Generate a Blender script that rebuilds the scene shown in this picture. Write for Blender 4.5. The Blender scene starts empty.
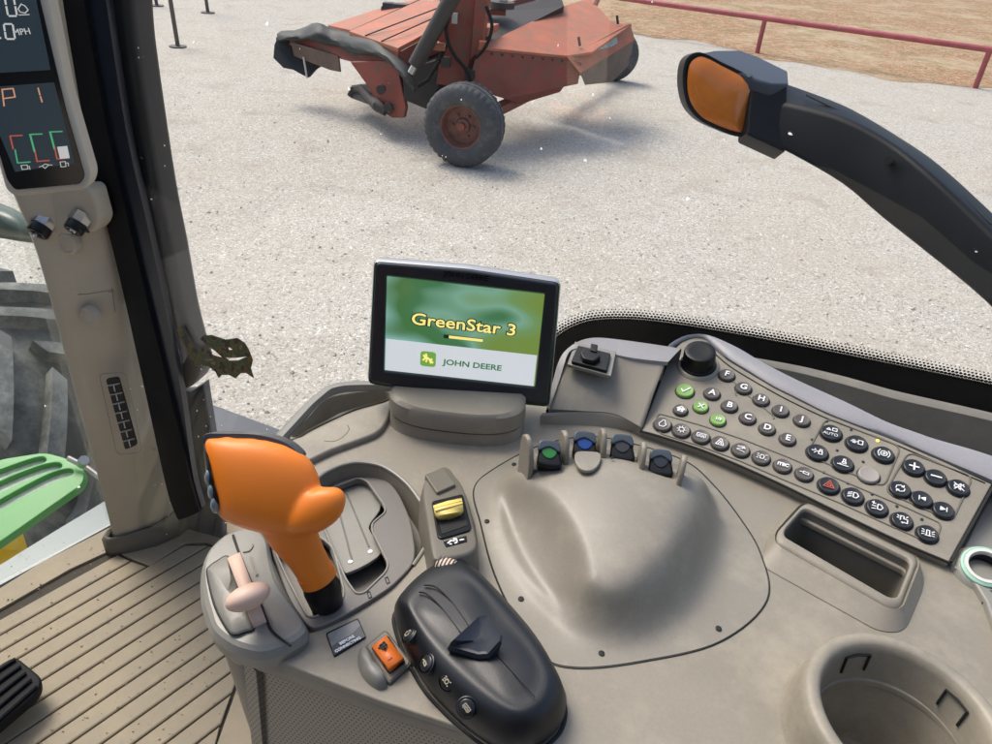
import bpy, bmesh, math, random
import numpy as np
from mathutils import Vector, Matrix
random.seed(7)
S = bpy.context.scene
COL = S.collection
rad = math.radians

# ---------------------------------------------------------------- camera, sky, sun, exposure
FPX = 745.0; PITCH = rad(33); ROLL = rad(4.3); CAMH = 2.6
_R0 = Vector((1, 0, 0)); _U0 = Vector((0, math.sin(PITCH), math.cos(PITCH)))
CF = Vector((0, math.cos(PITCH), -math.sin(PITCH)))
CR = math.cos(ROLL)*_R0 + math.sin(ROLL)*_U0
CU = -math.sin(ROLL)*_R0 + math.cos(ROLL)*_U0
CAM = Vector((0, 0, CAMH))
cd = bpy.data.cameras.new('camera'); cam = bpy.data.objects.new('camera', cd); COL.objects.link(cam)
cd.sensor_width = 36; cd.sensor_fit = 'HORIZONTAL'; cd.lens = 36*FPX/992; cd.clip_start = 0.02; cd.clip_end = 2000
cam.matrix_world = Matrix(((CR.x, CU.x, -CF.x, CAM.x), (CR.y, CU.y, -CF.y, CAM.y), (CR.z, CU.z, -CF.z, CAM.z), (0, 0, 0, 1)))
S.camera = cam

SUN_EL = rad(56); SUN_AZ = rad(-48)       # azimuth measured from +Y towards +X
W = bpy.data.worlds.new('World'); S.world = W; W.use_nodes = True
nt = W.node_tree; nt.nodes.clear()
sk = nt.nodes.new('ShaderNodeTexSky'); sk.sky_type = 'NISHITA'; sk.sun_disc = False
sk.sun_elevation = SUN_EL; sk.sun_rotation = SUN_AZ; sk.dust_density = 4.0; sk.air_density = 1.0; sk.ozone_density = 0.6
bg = nt.nodes.new('ShaderNodeBackground'); bg.inputs['Strength'].default_value = 0.13
wo = nt.nodes.new('ShaderNodeOutputWorld')
nt.links.new(sk.outputs[0], bg.inputs[0]); nt.links.new(bg.outputs[0], wo.inputs[0])
sl = bpy.data.lights.new('sun', 'SUN'); sl.energy = 1.25; sl.angle = rad(26); sl.color = (1, .95, .88)
sun = bpy.data.objects.new('sun', sl); COL.objects.link(sun)
sdir = Vector((math.sin(SUN_AZ)*math.cos(SUN_EL), math.cos(SUN_AZ)*math.cos(SUN_EL), math.sin(SUN_EL)))
sun.rotation_euler = (-sdir).to_track_quat('-Z', 'Y').to_euler(); sun.location = (-6, 6, 12)
S.view_settings.view_transform = 'Standard'; S.view_settings.look = 'None'
S.view_settings.exposure = 0.95; S.view_settings.gamma = 1; S.view_settings.use_curve_mapping = False

# ---------------------------------------------------------------- projecting helpers
ZC = CAMH - .42          # height of the console top
ZF = CAMH - 1.12         # cab floor
def ray(x, y): return CF + CR*((x-496)/FPX) - CU*((y-372)/FPX)
def onz(x, y, z):
    d = ray(x, y); return CAM + d*((z-CAMH)/d.z)
def V(x, y, h=0.0): return onz(x, y, ZC+h)
def onY(x, y, Y):
    d = ray(x, y); return CAM + d*(Y/d.y)
def onD(x, y, D): return CAM + ray(x, y)*D
class Plane:
    def __init__(s, o, ex, n):
        s.o = Vector(o); s.n = Vector(n).normalized(); s.ex = (Vector(ex) - s.n*Vector(ex).dot(s.n)).normalized(); s.ey = s.n.cross(s.ex)
    def hit(s, x, y, off=0.0):
        d = ray(x, y); o = s.o + s.n*off; return CAM + d*((o-CAM).dot(s.n)/d.dot(s.n))
    def loc(s, p): q = p - s.o; return (q.dot(s.ex), q.dot(s.ey))
    def mat(s, off=0.0, at=None):
        o = (at if at is not None else s.o) + s.n*off
        return Matrix(((s.ex.x, s.ey.x, s.n.x, o.x), (s.ex.y, s.ey.y, s.n.y, o.y), (s.ex.z, s.ey.z, s.n.z, o.z), (0, 0, 0, 1)))
BASE = Plane((0, 0, ZC), (1, 0, 0), (0, 0, 1))
def plane3(a, b, c):
    n = (b-a).cross(c-a).normalized()
    if n.dot(CAM-a) < 0: n = -n
    return Plane(a, b-a, n)
def quad_plane(px, width):
    """plane of a rectangle seen at four pixels TL,TR,BR,BL; width fixes its distance"""
    r = [np.array(ray(*p)) for p in px]
    A = np.stack([r[0], -r[1], r[2], -r[3]], 1)
    _, _, vt = np.linalg.svd(A); d = vt[-1]
    if d[0] < 0: d = -d
    P = [CAM*0 + Vector(r[i]*d[i]) for i in range(4)]
    k = width/(P[1]-P[0]).length
    P = [CAM + p*k for p in P]
    n = (P[1]-P[0]).cross(P[3]-P[0]).normalized()
    c = sum(P, Vector())/4
    if n.dot(CAM-c) < 0: n = -n
    return Plane(c, (P[1]-P[0])+(P[2]-P[3]), n)

# ---------------------------------------------------------------- 2D outline helpers
def cr(pts, k=6, closed=True):
    n = len(pts); out = []
    D = len(pts[0])
    rng = range(n) if closed else range(n-1)
    for i in rng:
        if closed: p = [pts[(i+j-1) % n] for j in range(4)]
        else: p = [pts[max(0, min(n-1, i+j-1))] for j in range(4)]
        for s in range(k):
            t = s/k
            out.append(tuple(.5*((2*p[1][c]) + (-p[0][c]+p[2][c])*t + (2*p[0][c]-5*p[1][c]+4*p[2][c]-p[3][c])*t*t + (-p[0][c]+3*p[1][c]-3*p[2][c]+p[3][c])*t**3) for c in range(D)))
    if not closed: out.append(tuple(pts[-1]))
    return out
def rnd(pts, r, k=5):
    out = []; n = len(pts)
    for i in range(n):
        a, b, c = (np.array(pts[(i+j-1) % n][:2], float) for j in range(3))
        u, v = a-b, c-b; lu, lv = np.linalg.norm(u), np.linalg.norm(v)
        d = min(r, lu*.48, lv*.48); p, q = b+u/lu*d, b+v/lv*d
        for s in range(k+1):
            t = s/k; out.append(tuple((1-t)**2*p + 2*t*(1-t)*b + t*t*q))
    return out
def ell(cx, cy, rx, ry, n=40, rot=0):
    c, s = math.cos(rot), math.sin(rot)
    return [(cx+rx*math.cos(a)*c-ry*math.sin(a)*s, cy+rx*math.cos(a)*s+ry*math.sin(a)*c) for a in (2*math.pi*i/n for i in range(n))]
def resample(P, n, closed=False):
    P = [Vector(p) for p in P]
    if closed: P = P+[P[0]]
    L = [0]
    for a, b in zip(P, P[1:]): L.append(L[-1]+(b-a).length)
    out = []
    m = n if closed else n-1
    j = 0
    for i in range(n):
        t = L[-1]*i/m
        while j < len(L)-2 and L[j+1] < t: j += 1
        f = (t-L[j])/max(1e-9, L[j+1]-L[j]); out.append(P[j].lerp(P[j+1], min(1, max(0, f))))
    return out
def shrink(P, d):
    c = sum(P, Vector())/len(P)
    out = []
    for p in P:
        v = (p-c); l = v.length; out.append(c+v*max(0, (l-d))/l if l else p)
    return out

# ---------------------------------------------------------------- materials
MATS = {}
def pmat(name, col, rough=.5, metal=0, bump=0, bscale=400, var=0, vscale=6, spec=.5, coat=0, emit=None, estr=0, trans=0, grime=None):
    if name in MATS: return MATS[name]
    m = bpy.data.materials.new(name); m.use_nodes = True; t = m.node_tree; b = t.nodes['Principled BSDF']
    b.inputs['Base Color'].default_value = (*col, 1); b.inputs['Roughness'].default_value = rough; b.inputs['Metallic'].default_value = metal
    b.inputs['Specular IOR Level'].default_value = spec; b.inputs['Coat Weight'].default_value = coat
    if trans: b.inputs['Transmission Weight'].default_value = trans
    if emit: b.inputs['Emission Color'].default_value = (*emit, 1); b.inputs['Emission Strength'].default_value = estr
    L = t.links.new
    if bump or var or grime:
        g = t.nodes.new('ShaderNodeNewGeometry')
    if bump:
        n = t.nodes.new('ShaderNodeTexNoise'); n.inputs['Scale'].default_value = bscale; n.inputs['Detail'].default_value = 3
        L(g.outputs['Position'], n.inputs['Vector'])
        bp = t.nodes.new('ShaderNodeBump'); bp.inputs['Strength'].default_value = bump*.45; bp.inputs['Distance'].default_value = .0007
        L(n.outputs['Fac'], bp.inputs['Height']); L(bp.outputs[0], b.inputs['Normal'])
    if var:
        n2 = t.nodes.new('ShaderNodeTexNoise'); n2.inputs['Scale'].default_value = vscale; n2.inputs['Detail'].default_value = 6; n2.inputs['Roughness'].default_value = .65
        L(g.outputs['Position'], n2.inputs['Vector'])
        mp = t.nodes.new('ShaderNodeMapRange'); mp.inputs[1].default_value = .3; mp.inputs[2].default_value = .7; mp.inputs[3].default_value = 1-var; mp.inputs[4].default_value = 1+var
        L(n2.outputs['Fac'], mp.inputs[0])
        mx = t.nodes.new('ShaderNodeMix'); mx.data_type = 'RGBA'; mx.blend_type = 'MULTIPLY'; mx.inputs['Factor'].default_value = 1
        mx.inputs[6].default_value = (*col, 1); L(mp.outputs[0], mx.inputs[7])
        out = mx.outputs[2]
        if bump and bscale >= 500:
            nf = t.nodes.new('ShaderNodeTexNoise'); nf.inputs['Scale'].default_value = 520; nf.inputs['Detail'].default_value = 2; L(g.outputs['Position'], nf.inputs['Vector'])
            mf = t.nodes.new('ShaderNodeMapRange'); mf.inputs[1].default_value = .35; mf.inputs[2].default_value = .65; mf.inputs[3].default_value = .972; mf.inputs[4].default_value = 1.028; L(nf.outputs['Fac'], mf.inputs[0])
            m9 = t.nodes.new('ShaderNodeMix'); m9.data_type = 'RGBA'; m9.blend_type = 'MULTIPLY'; m9.inputs['Factor'].default_value = 1; L(out, m9.inputs[6]); L(mf.outputs[0], m9.inputs[7]); out = m9.outputs[2]
        mr = t.nodes.new('ShaderNodeMapRange'); mr.inputs[3].default_value = rough*.82; mr.inputs[4].default_value = min(1, rough*1.2)
        L(n2.outputs['Fac'], mr.inputs[0]); L(mr.outputs[0], b.inputs['Roughness'])
        if grime:
            n3 = t.nodes.new('ShaderNodeTexNoise'); n3.inputs['Scale'].default_value = grime[1]; n3.inputs['Detail'].default_value = 8; n3.inputs['Roughness'].default_value = .75
            L(g.outputs['Position'], n3.inputs['Vector'])
            rp = t.nodes.new('ShaderNodeMapRange'); rp.inputs[1].default_value = grime[2]; rp.inputs[2].default_value = grime[3]
            L(n3.outputs['Fac'], rp.inputs[0])
            m2 = t.nodes.new('ShaderNodeMix'); m2.data_type = 'RGBA'; L(rp.outputs[0], m2.inputs['Factor']); L(out, m2.inputs[6]); m2.inputs[7].default_value = (*grime[0], 1)
            out = m2.outputs[2]
        L(out, b.inputs['Base Color'])
    MATS[name] = m; return m
TAUPE = pmat('taupe_plastic', (.222, .2, .155), .5, bump=.3, bscale=900, var=.07, vscale=9, grime=((.32, .285, .215), 11, .50, .74))
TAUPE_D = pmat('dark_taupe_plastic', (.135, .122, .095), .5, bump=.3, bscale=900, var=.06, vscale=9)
TAUPE_L = pmat('grey_taupe_plastic', (.215, .208, .178), .4, bump=.2, bscale=900, var=.05, vscale=9)
DOME = pmat('dome_plastic', (.222, .203, .163), .44, bump=.28, bscale=800, var=.07, vscale=7, grime=((.31, .28, .215), 16, .52, .76))
CREAM = pmat('cream_pillar_plastic', (.44, .39, .30), .55, bump=.25, bscale=600, var=.08, vscale=5, grime=((.16, .13, .09), 9, .63, .75))
BLACK = pmat('black_plastic', (.006, .0065, .0075), .36, spec=.3, bump=.3, bscale=700, var=.12, vscale=20)
PODM = pmat('pod_black_plastic', (.0055, .007, .0085), .42, bump=.25, bscale=1000, var=.1, vscale=25)
RUBBER = pmat('black_rubber', (.006, .0065, .008), .6, spec=.18, bump=.3, bscale=300, var=.1)
VOID = pmat('deep_black_liner', (.006, .006, .006), .7)
SLATE = pmat('slate_plastic', (.045, .055, .075), .42, bump=.2, bscale=300, var=.12, vscale=6)
NAVY = pmat('navy_frame', (.010, .014, .024), .3, var=.15, vscale=12)
ORANGE = pmat('orange_plastic', (.78, .2, .012), .46, bump=.1, bscale=480, var=.05, vscale=12)
ORANGE2 = pmat('orange_rocker_plastic', (.85, .2, .03), .35, var=.05)
YELLOW = pmat('yellow_plastic', (.75, .58, .16), .4, var=.05)
PINK = pmat('pale_pink_plastic', (.62, .44, .34), .45, bump=.1, var=.06)
WHITE = pmat('white_print', (.8, .8, .78), .5)
RED = pmat('red_print', (.42, .09, .06), .5)
SILVER = pmat('silver_trim', (.45, .46, .47), .35, metal=.6, var=.05)
METAL = pmat('bare_metal', (.42, .41, .39), .3, metal=.9, var=.15, vscale=60)
GREENB = pmat('green_button', (.2, .37, .09), .4)
BTN = pmat('brown_button', (.085, .075, .065), .38, var=.05)
BTNB = pmat('black_button', (.014, .016, .018), .3, var=.05)
BTNG = pmat('grey_button', (.3, .27, .24), .4)

WM = {}
def link(o, parent=None):
    COL.objects.link(o)
    WM[o.name] = Matrix.Identity(4)
    if parent is not None:
        o.parent = parent; o.matrix_parent_inverse = WM[parent.name].inverted()
    return o
def thing(name, label, cat, loc, group=None):
    o = bpy.data.objects.new(name, None); o.empty_display_size = .05; COL.objects.link(o); o.location = loc
    WM[o.name] = Matrix.Translation(Vector(loc)); o['label'] = label; o['category'] = cat
    if group: o['group'] = group
    return o
def tag(o, label=None, cat=None, group=None, kind=None):
    for k, v in (('label', label), ('category', cat), ('group', group), ('kind', kind)):
        if v: o[k] = v
    return o
def finish(me, mats, smooth=True, angle=35):
    if not isinstance(mats, (list, tuple)): mats = [mats]
    for m in mats: me.materials.append(m)
    if smooth:
        me.polygons.foreach_set('use_smooth', [True]*len(me.polygons))
        if angle: me.set_sharp_from_angle(angle=rad(angle))
    return me
def mesh(name, verts, faces, mat, parent=None, smooth=True, angle=35, sub=0, matrix=None, wn=False, uv=None, solid=0):
    me = bpy.data.meshes.new(name); me.from_pydata([tuple(v) for v in verts], [], faces); me.update()
    bm = bmesh.new(); bm.from_mesh(me); bmesh.ops.recalc_face_normals(bm, faces=bm.faces); bm.to_mesh(me); bm.free()
    if uv:
        l = me.uv_layers.new(name='UVMap')
        for lp in me.loops: l.data[lp.index].uv = uv[lp.vertex_index]
    finish(me, mat, smooth, angle)
    o = bpy.data.objects.new(name, me); link(o, parent)
    if matrix is not None: setmat(o, matrix, parent)
    if solid:
        md = o.modifiers.new('solid', 'SOLIDIFY'); md.thickness = solid; md.offset = -1
    if sub:
        md = o.modifiers.new('sub', 'SUBSURF'); md.levels = sub; md.render_levels = sub
    if wn:
        md = o.modifiers.new('wn', 'WEIGHTED_NORMAL'); md.keep_sharp = True
    return o
def setmat(o, M, parent=None):
    o.matrix_basis = M; WM[o.name] = M.copy()
def plate(name, pl, outs, top, thick, bev, mat, parent=None, wn=True, world=False, res=2, angle=40):
    """solid with flat top on plane pl at offset `top`; outs: pixel outlines (first outer, rest holes)"""
    cu = bpy.data.curves.new(name+'_c', 'CURVE'); cu.dimensions = '2D'; cu.fill_mode = 'BOTH'
    for out in outs:
        pts = [pl.loc(q if world else pl.hit(q[0], q[1], top)) for q in out]
        sp = cu.splines.new('POLY'); sp.points.add(len(pts)-1)
        for i, p in enumerate(pts): sp.points[i].co = (p[0], p[1], 0, 1)
        sp.use_cyclic_u = True
    cu.extrude = max(1e-5, (thick-2*bev)/2); cu.bevel_depth = bev; cu.bevel_resolution = res; cu.offset = -bev
    oc = bpy.data.objects.new(name+'_c', cu)
    me = bpy.data.meshes.new_from_object(oc); me.name = name
    bpy.data.objects.remove(oc); bpy.data.curves.remove(cu)
    for v in me.vertices: v.co.z += -thick/2
    bm = bmesh.new(); bm.from_mesh(me); bmesh.ops.remove_doubles(bm, verts=bm.verts, dist=1e-6); bm.to_mesh(me); bm.free()
    me.materials.clear(); finish(me, mat, True, angle)
    o = bpy.data.objects.new(name, me); link(o, parent); setmat(o, pl.mat(top), parent)
    if wn:
        md = o.modifiers.new('wn', 'WEIGHTED_NORMAL'); md.keep_sharp = True
    return o
def text(name, s, pl, at, size, mat, parent=None, depth=.0003, off=.0003, bold=0.0, align='CENTER', rot=0, sx=1, shear=0, space=1.0, matrix=None):
    cu = bpy.data.curves.new(name+'_t', 'FONT'); cu.body = s; cu.size = size; cu.extrude = depth; cu.align_x = align; cu.align_y = 'CENTER'; cu.offset = bold; cu.shear = shear
    cu.space_character = space; cu.resolution_u = 3
    oc = bpy.data.objects.new(name+'_t', cu); me = bpy.data.meshes.new_from_object(oc); me.name = name
    bpy.data.objects.remove(oc)
    me.materials.clear(); finish(me, mat, False)
    o = bpy.data.objects.new(name, me); link(o, parent)
    M = (matrix if matrix is not None else pl.mat(off, at)) @ Matrix.Rotation(rot, 4, 'Z') @ Matrix.Diagonal((sx, 1, 1, 1))
    setmat(o, M, parent); return o
def loft(name, rows, mat, parent=None, n=None, closed=False, cap0=False, cap1=False, sub=0, uv=False, smooth=True, angle=35, solid=0):
    if n: rows = [resample(r, n, closed) for r in rows]
    n = len(rows[0]); vs = [p for r in rows for p in r]; fs = []
    for i in range(len(rows)-1):
        for j in range(n if closed else n-1):
            a = i*n+j; b = i*n+(j+1) % n; fs.append((a, b, b+n, a+n))
    if cap0: fs.append(tuple(range(n-1, -1, -1)))
    if cap1: fs.append(tuple(range((len(rows)-1)*n, len(rows)*n)))
    uvs = None
    if uv:
        uvs = []
        for i, r in enumerate(rows):
            L = 0
            for j, p in enumerate(r):
                if j: L += (Vector(rows[0][j])-Vector(rows[0][j-1])).length
                uvs.append((L, i/(len(rows)-1)))
    return mesh(name, vs, fs, mat, parent, smooth, angle, sub, uv=uvs, solid=solid)
def bmobj(name, bm, mat, parent=None, smooth=True, angle=35, sub=0):
    me = bpy.data.meshes.new(name); bm.normal_update(); bm.to_mesh(me); bm.free(); finish(me, mat, smooth, angle)
    o = bpy.data.objects.new(name, me); link(o, parent)
    if sub: md = o.modifiers.new('sub', 'SUBSURF'); md.levels = sub; md.render_levels = sub
    return o
def tube(pts, r, n=10, closed=False, bm=None, caps=True):
    """adds a tube along pts to a bmesh"""
    bm = bm or bmesh.new(); P = [Vector(p) for p in pts]; rings = []
    R = r if isinstance(r, (list, tuple)) else [r]*len(P)
    up = None
    for i, p in enumerate(P):
        if closed: t = (P[(i+1) % len(P)]-P[i-1])
        else: t = P[min(i+1, len(P)-1)]-P[max(i-1, 0)]
        t.normalize()
        if up is None: up = Vector((0, 0, 1)) if abs(t.z) < .9 else Vector((1, 0, 0))
        a = t.cross(up).normalized(); b = a.cross(t); up = b
        rings.append([bm.verts.new(p+(a*math.cos(2*math.pi*k/n)+b*math.sin(2*math.pi*k/n))*R[i]) for k in range(n)])
    m = len(rings)
    for i in range(m if closed else m-1):
        A, B = rings[i], rings[(i+1) % m]
        for k in range(n): bm.faces.new((A[k], A[(k+1) % n], B[(k+1) % n], B[k]))
    if caps and not closed:
        bm.faces.new(rings[0][::-1]); bm.faces.new(rings[-1])
    return bm
def tubeobj(name, pts, r, mat, parent=None, n=10, closed=False): return bmobj(name, tube(pts, r, n, closed), mat, parent)
def prism(name, pts, vec, mat, parent=None, bev=0, smooth=False):
    """polygon pts swept by vec"""
    pts = [Vector(p) for p in pts]; n = len(pts); vs = pts+[p+Vector(vec) for p in pts]
    fs = [tuple(range(n)), tuple(range(2*n-1, n-1, -1))]+[(i, i+n, (i+1) % n+n, (i+1) % n) for i in range(n)]
    o = mesh(name, vs, fs, mat, parent, smooth=True, angle=30)
    if bev:
        md = o.modifiers.new('bev', 'BEVEL'); md.width = bev; md.segments = 2; md.limit_method = 'ANGLE'; md.angle_limit = rad(30)
        md = o.modifiers.new('wn', 'WEIGHTED_NORMAL')
    return o
def box(bm, c, ax, ay, az):
    c, ax, ay, az = map(Vector, (c, ax, ay, az))
    v = [bm.verts.new(c+ax*i+ay*j+az*k) for i in (-1, 1) for j in (-1, 1) for k in (-1, 1)]
    for f in ((0, 1, 3, 2), (4, 6, 7, 5), (0, 4, 5, 1), (2, 3, 7, 6), (0, 2, 6, 4), (1, 5, 7, 3)): bm.faces.new([v[i] for i in f])
    return bm
def inflate(bm, out, D, half, pw=2.3, layers=12, cx=None):
    c = np.mean(out, 0) if cx is None else np.array(cx); rings = []
    for i in range(layers+1):
        a = -math.pi/2+math.pi*i/layers; t = math.sin(a); s = max(.02, abs(math.cos(a)))**(2/pw)
        dd = t if abs(t) < 1 else t
        rings.append([bm.verts.new(onD(c[0]+(x-c[0])*s, c[1]+(y-c[1])*s, (D(x, y) if callable(D) else D)+dd*half)) for x, y in out])
    n = len(out)
    for A, B in zip(rings, rings[1:]):
        for k in range(n): bm.faces.new((A[k], A[(k+1) % n], B[(k+1) % n], B[k]))
    bm.faces.new(rings[0][::-1]); bm.faces.new(rings[-1]); return bm
def pillow(bm, out, D, half, step=1.6, pw=.5):
    """smoothly inflated solid inside a closed outline (membrane shape), D = distance of its middle"""
    P = np.array(out); x0, y0 = P.min(0)-step*2; nx = int((P[:, 0].max()-x0)/step)+4; ny = int((P[:, 1].max()-y0)/step)+4
    X, Y = np.meshgrid(x0+np.arange(nx)*step, y0+np.arange(ny)*step); ins = np.zeros(X.shape, bool)
    for (ax_, ay_), (bx_, by_) in zip(P, np.roll(P, -1, 0)):
        if ay_ == by_: continue
        ins ^= ((ay_ > Y) != (by_ > Y)) & (X < (bx_-ax_)*(Y-ay_)/(by_-ay_)+ax_)
    h = np.zeros(X.shape)
    for _ in range(1500): h = np.where(ins, (np.roll(h, 1, 0)+np.roll(h, -1, 0)+np.roll(h, 1, 1)+np.roll(h, -1, 1))*.25+1, 0)
    h = (h/h.max())**pw*half
    F_, B_ = {}, {}
    def vv(i, j):
        if (i, j) not in F_:
            d_ = D(X[i, j], Y[i, j]) if callable(D) else D
            F_[i, j] = bm.verts.new(onD(X[i, j], Y[i, j], d_-h[i, j]-.0004)); B_[i, j] = bm.verts.new(onD(X[i, j], Y[i, j], d_+h[i, j]+.0004))
        return F_[i, j], B_[i, j]
    cell = ins[:-1, :-1] | ins[1:, :-1] | ins[:-1, 1:] | ins[1:, 1:]
    E_ = {}
    for i, j in zip(*np.nonzero(cell)):
        c = [(i, j), (i+1, j), (i+1, j+1), (i, j+1)]; q_ = [vv(*k_) for k_ in c]
        bm.faces.new([v[0] for v in q_]); bm.faces.new([v[1] for v in q_][::-1])
        for k_ in range(4):
            e_ = (c[k_], c[(k_+1) % 4])
            if (e_[1], e_[0]) in E_: del E_[(e_[1], e_[0])]
            else: E_[e_] = 1
    for a_, b_ in E_: bm.faces.new((F_[a_], B_[a_], B_[b_], F_[b_]))
    return bm
def disc(name, pl, at, r, h, mat, parent=None, bev=.0006, n=28, dish=0):
    rr = [(r, 0), (r, h-bev), (r-bev*.4, h-bev*.3), (r-bev, h)] + ([(r*.6, h-dish)] if dish else [])
    rows = [[(q[0]*math.cos(a), q[0]*math.sin(a), q[1]) for a in (2*math.pi*i/n for i in range(n))] for q in rr]
    o = loft(name, rows, mat, parent, closed=True, cap1=True); setmat(o, pl.mat(0, at), parent); return o

# ================================================================ SETTING: ground
def ground_mat(name, stops, scale, bump, patch, big):
    m = bpy.data.materials.new(name); m.use_nodes = True; t = m.node_tree; b = t.nodes['Principled BSDF']; L = t.links.new
    b.inputs['Roughness'].default_value = .9; b.inputs['Specular IOR Level'].default_value = .25
    g = t.nodes.new('ShaderNodeNewGeometry')
    def vor(sc):
        v = t.nodes.new('ShaderNodeTexVoronoi'); v.inputs['Scale'].default_value = sc; v.inputs['Randomness'].default_value = 1
        # wobble so stones are not all alike
        n = t.nodes.new('ShaderNodeTexNoise'); n.inputs['Scale'].default_value = sc*.4; L(g.outputs['Position'], n.inputs['Vector'])
        mx = t.nodes.new('ShaderNodeVectorMath'); mx.operation = 'MULTIPLY_ADD'; L(n.outputs['Color'], mx.inputs[0]); mx.inputs[1].default_value = (1.2/sc,)*3; L(g.outputs['Position'], mx.inputs[2])
        L(mx.outputs[0], v.inputs['Vector']); return v
    v1 = vor(scale); v2 = vor(scale*2.7)
    def ramp(src, st):
        r = t.nodes.new('ShaderNodeValToRGB'); e = r.color_ramp.elements
        e[0].position, e[0].color = st[0][0], (*st[0][1], 1); e[1].position, e[1].color = st[-1][0], (*st[-1][1], 1)
        for p, c in st[1:-1]: x = e.new(p); x.color = (*c, 1)
        L(src, r.inputs[0]); return r
    sp = t.nodes.new('ShaderNodeSeparateColor'); L(v1.outputs['Color'], sp.inputs[0])
    sp2 = t.nodes.new('ShaderNodeSeparateColor'); L(v2.outputs['Color'], sp2.inputs[0])
    r1 = ramp(sp.outputs[0], stops); r2 = ramp(sp2.outputs[1], stops)
    mx = t.nodes.new('ShaderNodeMix'); mx.data_type = 'RGBA'
    gt = t.nodes.new('ShaderNodeMath'); gt.operation = 'GREATER_THAN'; gt.inputs[1].default_value = .55; L(sp.outputs[2], gt.inputs[0])
    L(gt.outputs[0], mx.inputs['Factor']); L(r1.outputs[0], mx.inputs[6]); L(r2.outputs[0], mx.inputs[7]); col = mx.outputs[2]
    for sc, lo, hi, c, mxf in patch:
        n = t.nodes.new('ShaderNodeTexNoise'); n.inputs['Scale'].default_value = sc; n.inputs['Detail'].default_value = 9; n.inputs['Roughness'].default_value = .68
        L(g.outputs['Position'], n.inputs['Vector'])
        mp = t.nodes.new('ShaderNodeMapRange'); mp.inputs[1].default_value = lo; mp.inputs[2].default_value = hi; mp.inputs[4].default_value = mxf; L(n.outputs['Fac'], mp.inputs[0])
        m2 = t.nodes.new('ShaderNodeMix'); m2.data_type = 'RGBA'; L(mp.outputs[0], m2.inputs['Factor']); L(col, m2.inputs[6]); m2.inputs[7].default_value = (*c, 1); col = m2.outputs[2]
    L(col, b.inputs['Base Color'])
    ad = t.nodes.new('ShaderNodeMath'); ad.operation = 'MULTIPLY_ADD'; L(v2.outputs['Distance'], ad.inputs[0]); ad.inputs[1].default_value = .5; L(v1.outputs['Distance'], ad.inputs[2])
    bp = t.nodes.new('ShaderNodeBump'); bp.invert = True; bp.inputs['Strength'].default_value = bump; bp.inputs['Distance'].default_value = big; L(ad.outputs[0], bp.inputs['Height']); L(bp.outputs[0], b.inputs['Normal'])
    return m
GRAVEL = ground_mat('pale_gravel', [(0, (.26, .232, .192)), (.2, (.37, .342, .295)), (.6, (.45, .42, .37)), (.9, (.53, .505, .46)), (1, (.68, .66, .62))], 62, .42, [(.5, .48, .72, (.43, .37, .29), .5), (1.6, .54, .70, (.27, .225, .18), .5), (8, .56, .72, (.56, .53, .48), .5)], .012)
DIRT = ground_mat('tan_dirt', [(0, (.20, .11, .06)), (.5, (.33, .185, .10)), (1, (.46, .33, .21))], 18, .5, [(.35, .47, .60, (.42, .34, .22), .8), (1.3, .50, .62, (.20, .17, .075), .65), (4, .5, .68, (.48, .40, .29), .6), (9, .55, .7, (.16, .09, .05), .5)], .02)
def sheet(name, pts, z, mat):
    o = mesh(name, [(x, y, z) for x, y in pts], [tuple(range(len(pts)))], mat, smooth=False); tag(o, kind='structure'); return o
sheet('gravel_yard', [(-500, -500), (500, -500), (500, 500), (-500, 500)], 0, GRAVEL)
Z0 = Vector((0, 0, 1))
fA, fB = onz(757, 53, 0), onz(975, 88, 0); fd = (fB-fA).normalized(); fn = Vector((-fd.y, fd.x, 0))
def edge(s): # ragged dirt edge running along the fence
    p = fA+fd*s-fn*(.25+.35*math.sin(s*.9)+.2*math.sin(2.3*s+1)+.12*math.sin(5.1*s)); return (p.x, p.y)
ed = [edge(-60+i*.35) for i in range(400)]
far = [(fA+fd*80+fn*400), (fA-fd*60+fn*400)]
sheet('dirt_field', ed+[(p.x, p.y) for p in far], .004, DIRT)

# ---- pipe fence
RUST = pmat('red_painted_pipe', (.36, .075, .085), .55, var=.2, vscale=4, grime=((.3, .2, .15), 5, .55, .75))
fen = thing('pipe_fence', 'long low dark red pipe fence between gravel yard and dirt field', 'fence', fA)
hA = onY(765, 14, fA.y).z; hB = onY(985, 54, fB.y).z; hh = (hA+hB)/2
sp_ = (fB-fA).length
tubeobj('rail', [fA+fd*(-3.5*sp_)+Vector((0, 0, hh)), fA+fd*(4*sp_)+Vector((0, 0, hh))], .055, RUST, fen, 12)
for k in range(-3, 5):
    p = fA+fd*(k*sp_); tubeobj('post', [p-Vector((0, 0, .1)), p+Vector((0, 0, hh-.03))], .05, RUST, fen, 12)
# ---- steel stands out on the gravel
IRON = pmat('dark_rusty_steel', (.07, .055, .05), .6, var=.3, vscale=20)
for (x, y, tx, lab) in ((178, 47, -.03, 'dark steel stand leg with round foot plate, nearest of three on gravel'), (208, 13, -.04, 'thin dark steel stand leg, farther right, at the top edge of the gravel'), (157, 6, -.05, 'dark steel stand leg just showing at the top beside black window post')):
    p = onz(x, y, 0); t = thing('steel_stand', lab, 'stand', p, 'steel stands on the gravel')
    tubeobj('upright', [p, p+Vector((tx, .05, 1.3))], .035, IRON, t, 10)
    tubeobj('foot_plate', [p-Vector((0, 0, .0)), p+Vector((0, 0, .02))], .14, IRON, t, 20)
    tubeobj('cross_arm', [p+Vector((-.35, .05, 1.28)), p+Vector((.35, .05, 1.28))], .03, IRON, t, 8)

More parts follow.
